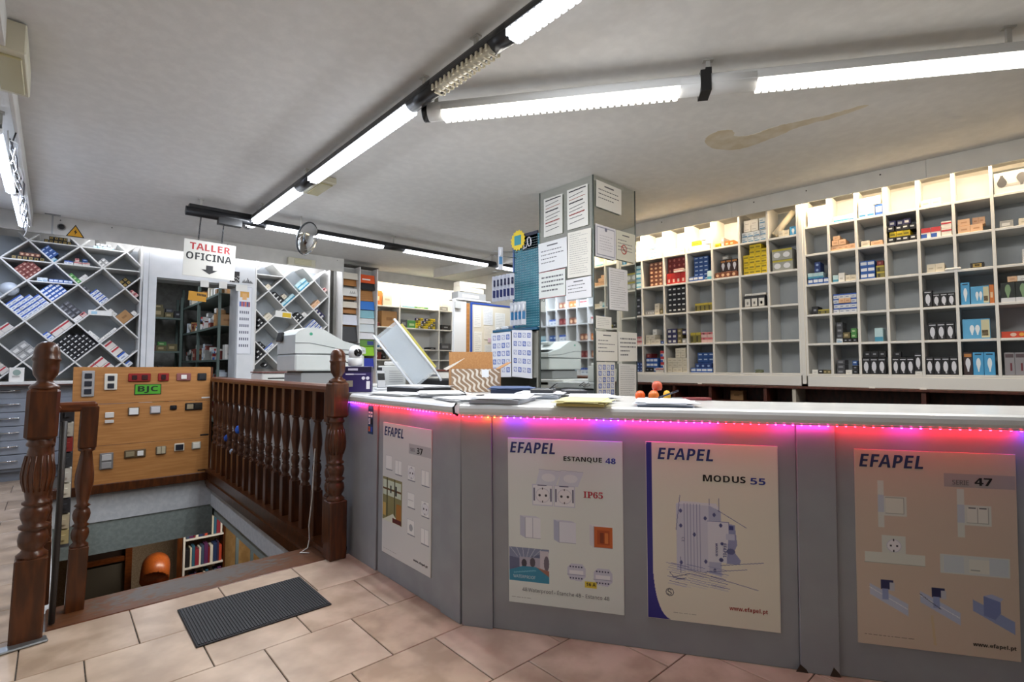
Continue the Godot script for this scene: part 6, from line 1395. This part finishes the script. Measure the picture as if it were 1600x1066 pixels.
# ---------------------------------------------------------------- hanging and small things
func small_things() -> void:
	var o := thing("hanging_sign", "white sign with red and black words and a down arrow on chains", "sign", Vector3(1.041, 2.138, -5.33), Basis(Vector3(0, 0, 1), -0.02))
	part(o, "board", cb(0.42, 0.335, 0.004, 0.001), mat("cfcdc5", 0.5))
	lettering(o, "lettering", "TALLER", Vector3(0, 0.11, 0.0025), 0.062, 0.33, mat("a81f24", 0.5)); lettering(o, "lettering", "OFICINA", Vector3(-0.005, 0.02, 0.0025), 0.066, 0.37, mat("151517", 0.5))
	part(o, "arrow", prism(PackedVector2Array([Vector2(-0.028, -0.055), Vector2(0.028, -0.055), Vector2(0.028, -0.095), Vector2(0.066, -0.095), Vector2(0, -0.135), Vector2(-0.066, -0.095), Vector2(-0.028, -0.095)]), 0.001), mat("151517", 0.5), Vector3(0, 0, 0.0028))
	for x in [-0.1, 0.09]:
		var ch := Node3D.new(); ch.name = "chain"; o.add_child(ch, true)
		for k in 12: part(ch, "link", tube([Vector3(0.005, 0, 0), Vector3(0.004, 0.014, 0), Vector3(-0.004, 0.014, 0), Vector3(-0.005, 0, 0), Vector3(-0.004, -0.014, 0), Vector3(0.004, -0.014, 0), Vector3(0.005, 0, 0)], 0.0028, 5), mat("3c3e42", 0.4, 0.6), Vector3(x + k * 0.001, 0.185 + k * 0.0205, 0), Basis(UP, (k % 2) * PI / 2 + 0.5))
	# convex mirror
	var nrm := Vector3(0.6, -0.3, 0.74).normalized(); var ax := UP.cross(nrm).normalized()
	var m := thing("convex_mirror", "round convex mirror hanging from the ceiling beside the cross lamp", "mirror", Vector3(1.88, 2.46, -5.2), Basis(ax, nrm, ax.cross(nrm)))
	part(m, "dome", lathe([[0.165, 0], [0.15, 0.022], [0.11, 0.046], [0.06, 0.06], [0, 0.065]], 32), chrome); part(m, "rim", lathe([[0.16, -0.01], [0.172, -0.008], [0.174, 0.004], [0.163, 0.008], [0.16, -0.01]], 32), mat("3a3d40", 0.4)); part(m, "back", lathe([[0, -0.012], [0.165, -0.01]], 32), mat("4a4c4e", 0.6))
	part(m, "bracket", tube([Vector3(0, -0.01, 0), m.transform.affine_inverse() * Vector3(1.84, 2.55, -5.27), m.transform.affine_inverse() * Vector3(1.84, CEIL, -5.27)], 0.007, 8), mat("c9c7c0", 0.5))
	# emergency lights
	for q in [["cream emergency light flat on the ceiling beside the long black lamp", Vector3(1.61, 2.672, -4.2), Vector3(0.13, 0.05, 0.4), 0], ["cream emergency light on the bulkhead above the second lattice", Vector3(2.44, 2.56, -6.945), Vector3(0.36, 0.1, 0.06), 1], ["cream emergency light at top left corner", Vector3(-0.2, 2.62, -3.35), Vector3(0.12, 0.14, 0.5), 0]]:
		var e := thing("emergency_light", q[0], "emergency light", q[1])
		part(e, "body", cb(q[2].x, q[2].y, q[2].z, 0.006), mat("c9c4ae", 0.4))
		if q[3] == 0: part(e, "lens", cb(q[2].x * 0.75, 0.014, q[2].z * 0.8, 0.004), mat("b5ad84", 0.25), Vector3(0, -q[2].y / 2 - 0.004, 0))
		else:
			part(e, "lens", cb(q[2].x * 0.62, q[2].y * 0.75, 0.014, 0.004), mat("cfc9a8", 0.25), Vector3(0.01, 0, q[2].z / 2 + 0.004))
			for k in 4: part(e, "rib", bm(q[2].x * 0.6, 0.003, 0.003), mat("a59f84", 0.4), Vector3(0.01, -0.028 + k * 0.018, q[2].z / 2 + 0.012))
	# warning triangle, sensor and bracket at the bulkhead
	var w := thing("warning_triangle", "yellow electric hazard triangle on the bulkhead over the lattice", "sign", Vector3(0.12, 2.565, -6.974))
	part(w, "black_edge", prism(PackedVector2Array([Vector2(-0.075, -0.055), Vector2(0.075, -0.055), Vector2(0, 0.075)]), 0.002), black); part(w, "yellow_face", prism(PackedVector2Array([Vector2(-0.062, -0.048), Vector2(0.062, -0.048), Vector2(0, 0.06)]), 0.003), mat("d69a16", 0.5))
	part(w, "bolt", prism(PackedVector2Array([Vector2(0.008, 0.03), Vector2(-0.014, -0.006), Vector2(0.0, -0.006), Vector2(-0.006, -0.036), Vector2(0.016, 0.004), Vector2(0.002, 0.004)]), 0.004), black)
	var se := thing("round_sensor", "black round sensor on the bulkhead left of the hazard triangle", "sensor", Vector3(0.01, 2.595, -6.976), Basis(Vector3(1, 0, 0), PI / 2))
	part(se, "ring", lathe([[0, 0], [0.036, 0], [0.036, 0.012], [0.03, 0.018], [0, 0.018]], 20), mat("8a8a88", 0.4)); part(se, "lens", lathe([[0, 0.0], [0.028, 0.018], [0.02, 0.026], [0, 0.03]], 20), black)
	solo("ceiling_bracket", "grey metal T bracket hanging at the far left of the ceiling", "bracket", boxes([[Vector3(0, -0.1, 0), Vector3(0.015, 0.2, 0.006)], [Vector3(0, -0.004, 0), Vector3(0.12, 0.008, 0.03)]]), mat("a3a5a6", 0.4, 0.5), Vector3(-0.06, 2.699, -6.9))
	# rubber mat
	var mt := thing("door_mat", "black ribbed rubber mat on the tiles before the stairs", "mat", Vector3(0.752, 0.0, -2.654))
	part(mt, "base", cb(0.565, 0.007, 0.43, 0.003), mat("111113", 0.7), Vector3(0, 0.0038, 0))
	for k in 46: part(mt, "rib", bm(0.0065, 0.003, 0.412), mat("1d1d20", 0.6), Vector3(-0.27 + k * 0.012, 0.0085, 0))
	# cord at the railing foot and the threshold strip at left
	solo("power_cord", "thin white cord hanging down at the foot of the railing", "cord", tube([Vector3(1.27, 0.62, -3.3), Vector3(1.265, 0.3, -3.32), Vector3(1.255, 0.12, -3.34), Vector3(1.25, 0.05, -3.31), Vector3(1.22, 0.012, -3.26), Vector3(1.16, 0.008, -3.22), Vector3(1.2, 0.008, -3.18)], 0.004, 6), mat("d3d1cb", 0.5))
	for k in 3: solo("blue_cloth", "small blue rag stuffed between the far balusters, %s" % ["upper", "middle", "lower"][k], "rag", lathe([[0, -0.04], [0.025, -0.03], [0.034, 0.0], [0.022, 0.03], [0, 0.045]], 9), mat(["2a5fc4", "2450a8", "8f9aa8"][k], 0.8), Vector3(1.325, [0.55, 0.43, 0.32][k], [-5.34, -5.75, -5.52][k]), Basis(Vector3(1, 0, 0), 0.6 * k))
	solo("threshold_strip", "grey metal threshold strip on the floor at left foreground", "floor strip", cb(0.4, 0.01, 0.06, 0.004), steel, Vector3(-0.18, 0.006, -2.92), Basis(UP, 0.12))
	solo("cable_tray", "dark cable hanging beside the left newel", "cable", tube([Vector3(0.045, 0.9, -3.1), Vector3(0.04, 0.5, -3.1), Vector3(0.035, 0.2, -3.1), Vector3(0.03, 0.01, -3.08)], 0.012, 8), mat("2b2724", 0.5))

# ---------------------------------------------------------------- lower floor seen through the opening
func basement() -> void:
	var bw := noisy("base_wall", "a58f78", "b9a48c", Vector3(3, 3, 3), 0.9, 0.05, 5)
	struct("wall_lower_back", bm(4.6, 2.4, 0.1), bw, Vector3(1.5, -1.6, -8.75)); struct("wall_lower_right", bm(0.1, 2.4, 6.0), bw, Vector3(3.8, -1.6, -5.75)); struct("wall_lower_left", bm(0.1, 2.4, 6.0), bw, Vector3(-0.8, -1.6, -5.75)); struct("wall_lower_front", bm(4.6, 2.4, 0.1), bw, Vector3(1.5, -1.6, -2.8))
	struct("floor_lower", bm(4.6, 0.1, 6.0), mat("8a7a68", 0.6), Vector3(1.5, -2.8, -5.75))
	var cl := struct("ceiling_lower", boxes([between(Vector3(-0.8, -0.5, -8.75), Vector3(3.8, -0.4, -6.62)), between(Vector3(1.37, -0.5, -6.6), Vector3(3.8, -0.4, -2.8))]), mat("9aa29a", 0.8))
	cl.set_meta("kind", "structure")
	# stairs
	var st := thing("stair_flight", "wooden stairs going down from the sill", "stairs", Vector3(0.67, 0, -3.3))
	for k in 12: part(st, "tread", cb(1.24, 0.04, 0.27, 0.004), wood_mid, Vector3(0, -0.22 - k * 0.21, -0.1 - k * 0.2))
	# bookcase
	var o := thing("bookcase", "white bookcase of books seen through the stair opening", "bookcase", Vector3(1.62, -2.75, -8.2))
	for x in [-0.24, 0.24]: part(o, "side", cb(0.025, 1.95, 0.25, 0.002), shelf_white if x < 0 else wood, Vector3(x, 0.975, 0))
	part(o, "dark_side", bm(0.06, 1.95, 0.25), wood, Vector3(-0.29, 0.975, 0))
	for y in [0.02, 0.45, 0.82, 1.18, 1.56]: part(o, "shelf", cb(0.46, 0.022, 0.24, 0.002), shelf_white, Vector3(0, y, 0.005))
	var cols := ["7a1f2a", "d5d2ca", "24365f", "3a2c4a", "b8442e", "1d1d22", "c9c4b4", "2f5f7a", "8a2a3a", "dcdad4", "40506a", "5a2a5a"]
	for j in 3:
		var x := -0.215; var k := j * 5
		while x < 0.2:
			var bw2 := 0.022 + 0.012 * ((k * 7) % 3); var bh := 0.21 + 0.02 * ((k * 5) % 4)
			solo("book", "%s book on the %s shelf of the lower bookcase" % [["dark red", "white", "navy", "purple", "orange", "black", "cream", "teal", "crimson", "pale", "slate", "violet"][k % 12], ["lower", "middle", "upper"][j]], "book", cb(bw2, bh, 0.16, 0.002), mat(cols[k % 12], 0.5), Vector3(1.62 + x + bw2 / 2, -2.75 + [0.832, 1.192, 1.572][j] + bh / 2, -8.18), Basis(), "books in the lower bookcase")
			x += bw2 + 0.002; k += 1
	# leather armchair, wooden cabinet and metal posts
	var s := thing("leather_sofa", "tan leather sofa arm seen through the stair opening", "sofa", Vector3(1.02, -2.75, -7.85))
	part(s, "arm", tube([Vector3(-0.03, 1.32, 0.3), Vector3(0.0, 1.42, 0.15), Vector3(0.02, 1.4, 0.0), Vector3(0.03, 1.36, -0.1)], 0.15, 20), noisy("leather", "8e431a", "a8571f", Vector3(4, 4, 4), 0.35, 0.04, 4)); part(s, "seat", cb(0.55, 0.9, 0.5, 0.08), mats["leather"], Vector3(0.3, 0.5, 0.2)); part(s, "back", cb(0.6, 0.2, 0.2, 0.06), mats["leather"], Vector3(0.3, 1.06, 0.0))
	var c := thing("wooden_cupboard", "dark glazed wooden cupboard under the stair opening", "cupboard", Vector3(0.5, -2.75, -8.1))
	part(c, "body", bm(0.6, 1.75, 0.3), mat("2a1a12", 0.5), Vector3(0, 0.875, -0.05)); part(c, "post", cb(0.07, 1.85, 0.07, 0.004), wood_mid, Vector3(0.27, 0.92, 0.12)); part(c, "rail", cb(0.6, 0.06, 0.05, 0.004), wood_mid, Vector3(0, 1.53, 0.12)); part(c, "glass", bm(0.5, 0.5, 0.01), mat("57524a", 0.15), Vector3(0, 1.22, 0.105))
	for k in 4:
		solo("metal_post", "grey metal rack post in the lower room, %s from the bookcase" % NTH[k], "post", bm(0.035, 2.3, 0.035), mat("6f8088", 0.5, 0.2), Vector3(1.98 + k * 0.16, -1.6, -7.9 + k * 0.12))
	solo("plywood_sheet", "plywood sheet leaning behind the lower metal posts", "plywood", bm(0.7, 1.9, 0.02), noisy("ply", "b08a58", "c29c68", Vector3(2, 1, 2), 0.7), Vector3(2.25, -1.78, -8.3), Basis(Vector3(1, 0, 0), -0.05))
	var l := thing("lower_lamp", "tube lamp on the ceiling of the lower room", "ceiling lamp", Vector3(1.6, -0.53, -7.3))
	part(l, "batten", cb(1.2, 0.04, 0.08, 0.005), white); part(l, "tube", lathe([[0, 0], [0.014, 0.001], [0.014, 1.1], [0, 1.101]], 10), glow("fff4e2", 2.0), Vector3(0.55, -0.035, 0), Basis(Vector3(0, 0, 1), PI / 2))
	area(Vector3(1.6, -0.6, -7.3), Vector3(1, 0, 0), -UP, Vector2(1.1, 0.06), "fff4e2", 0.9)
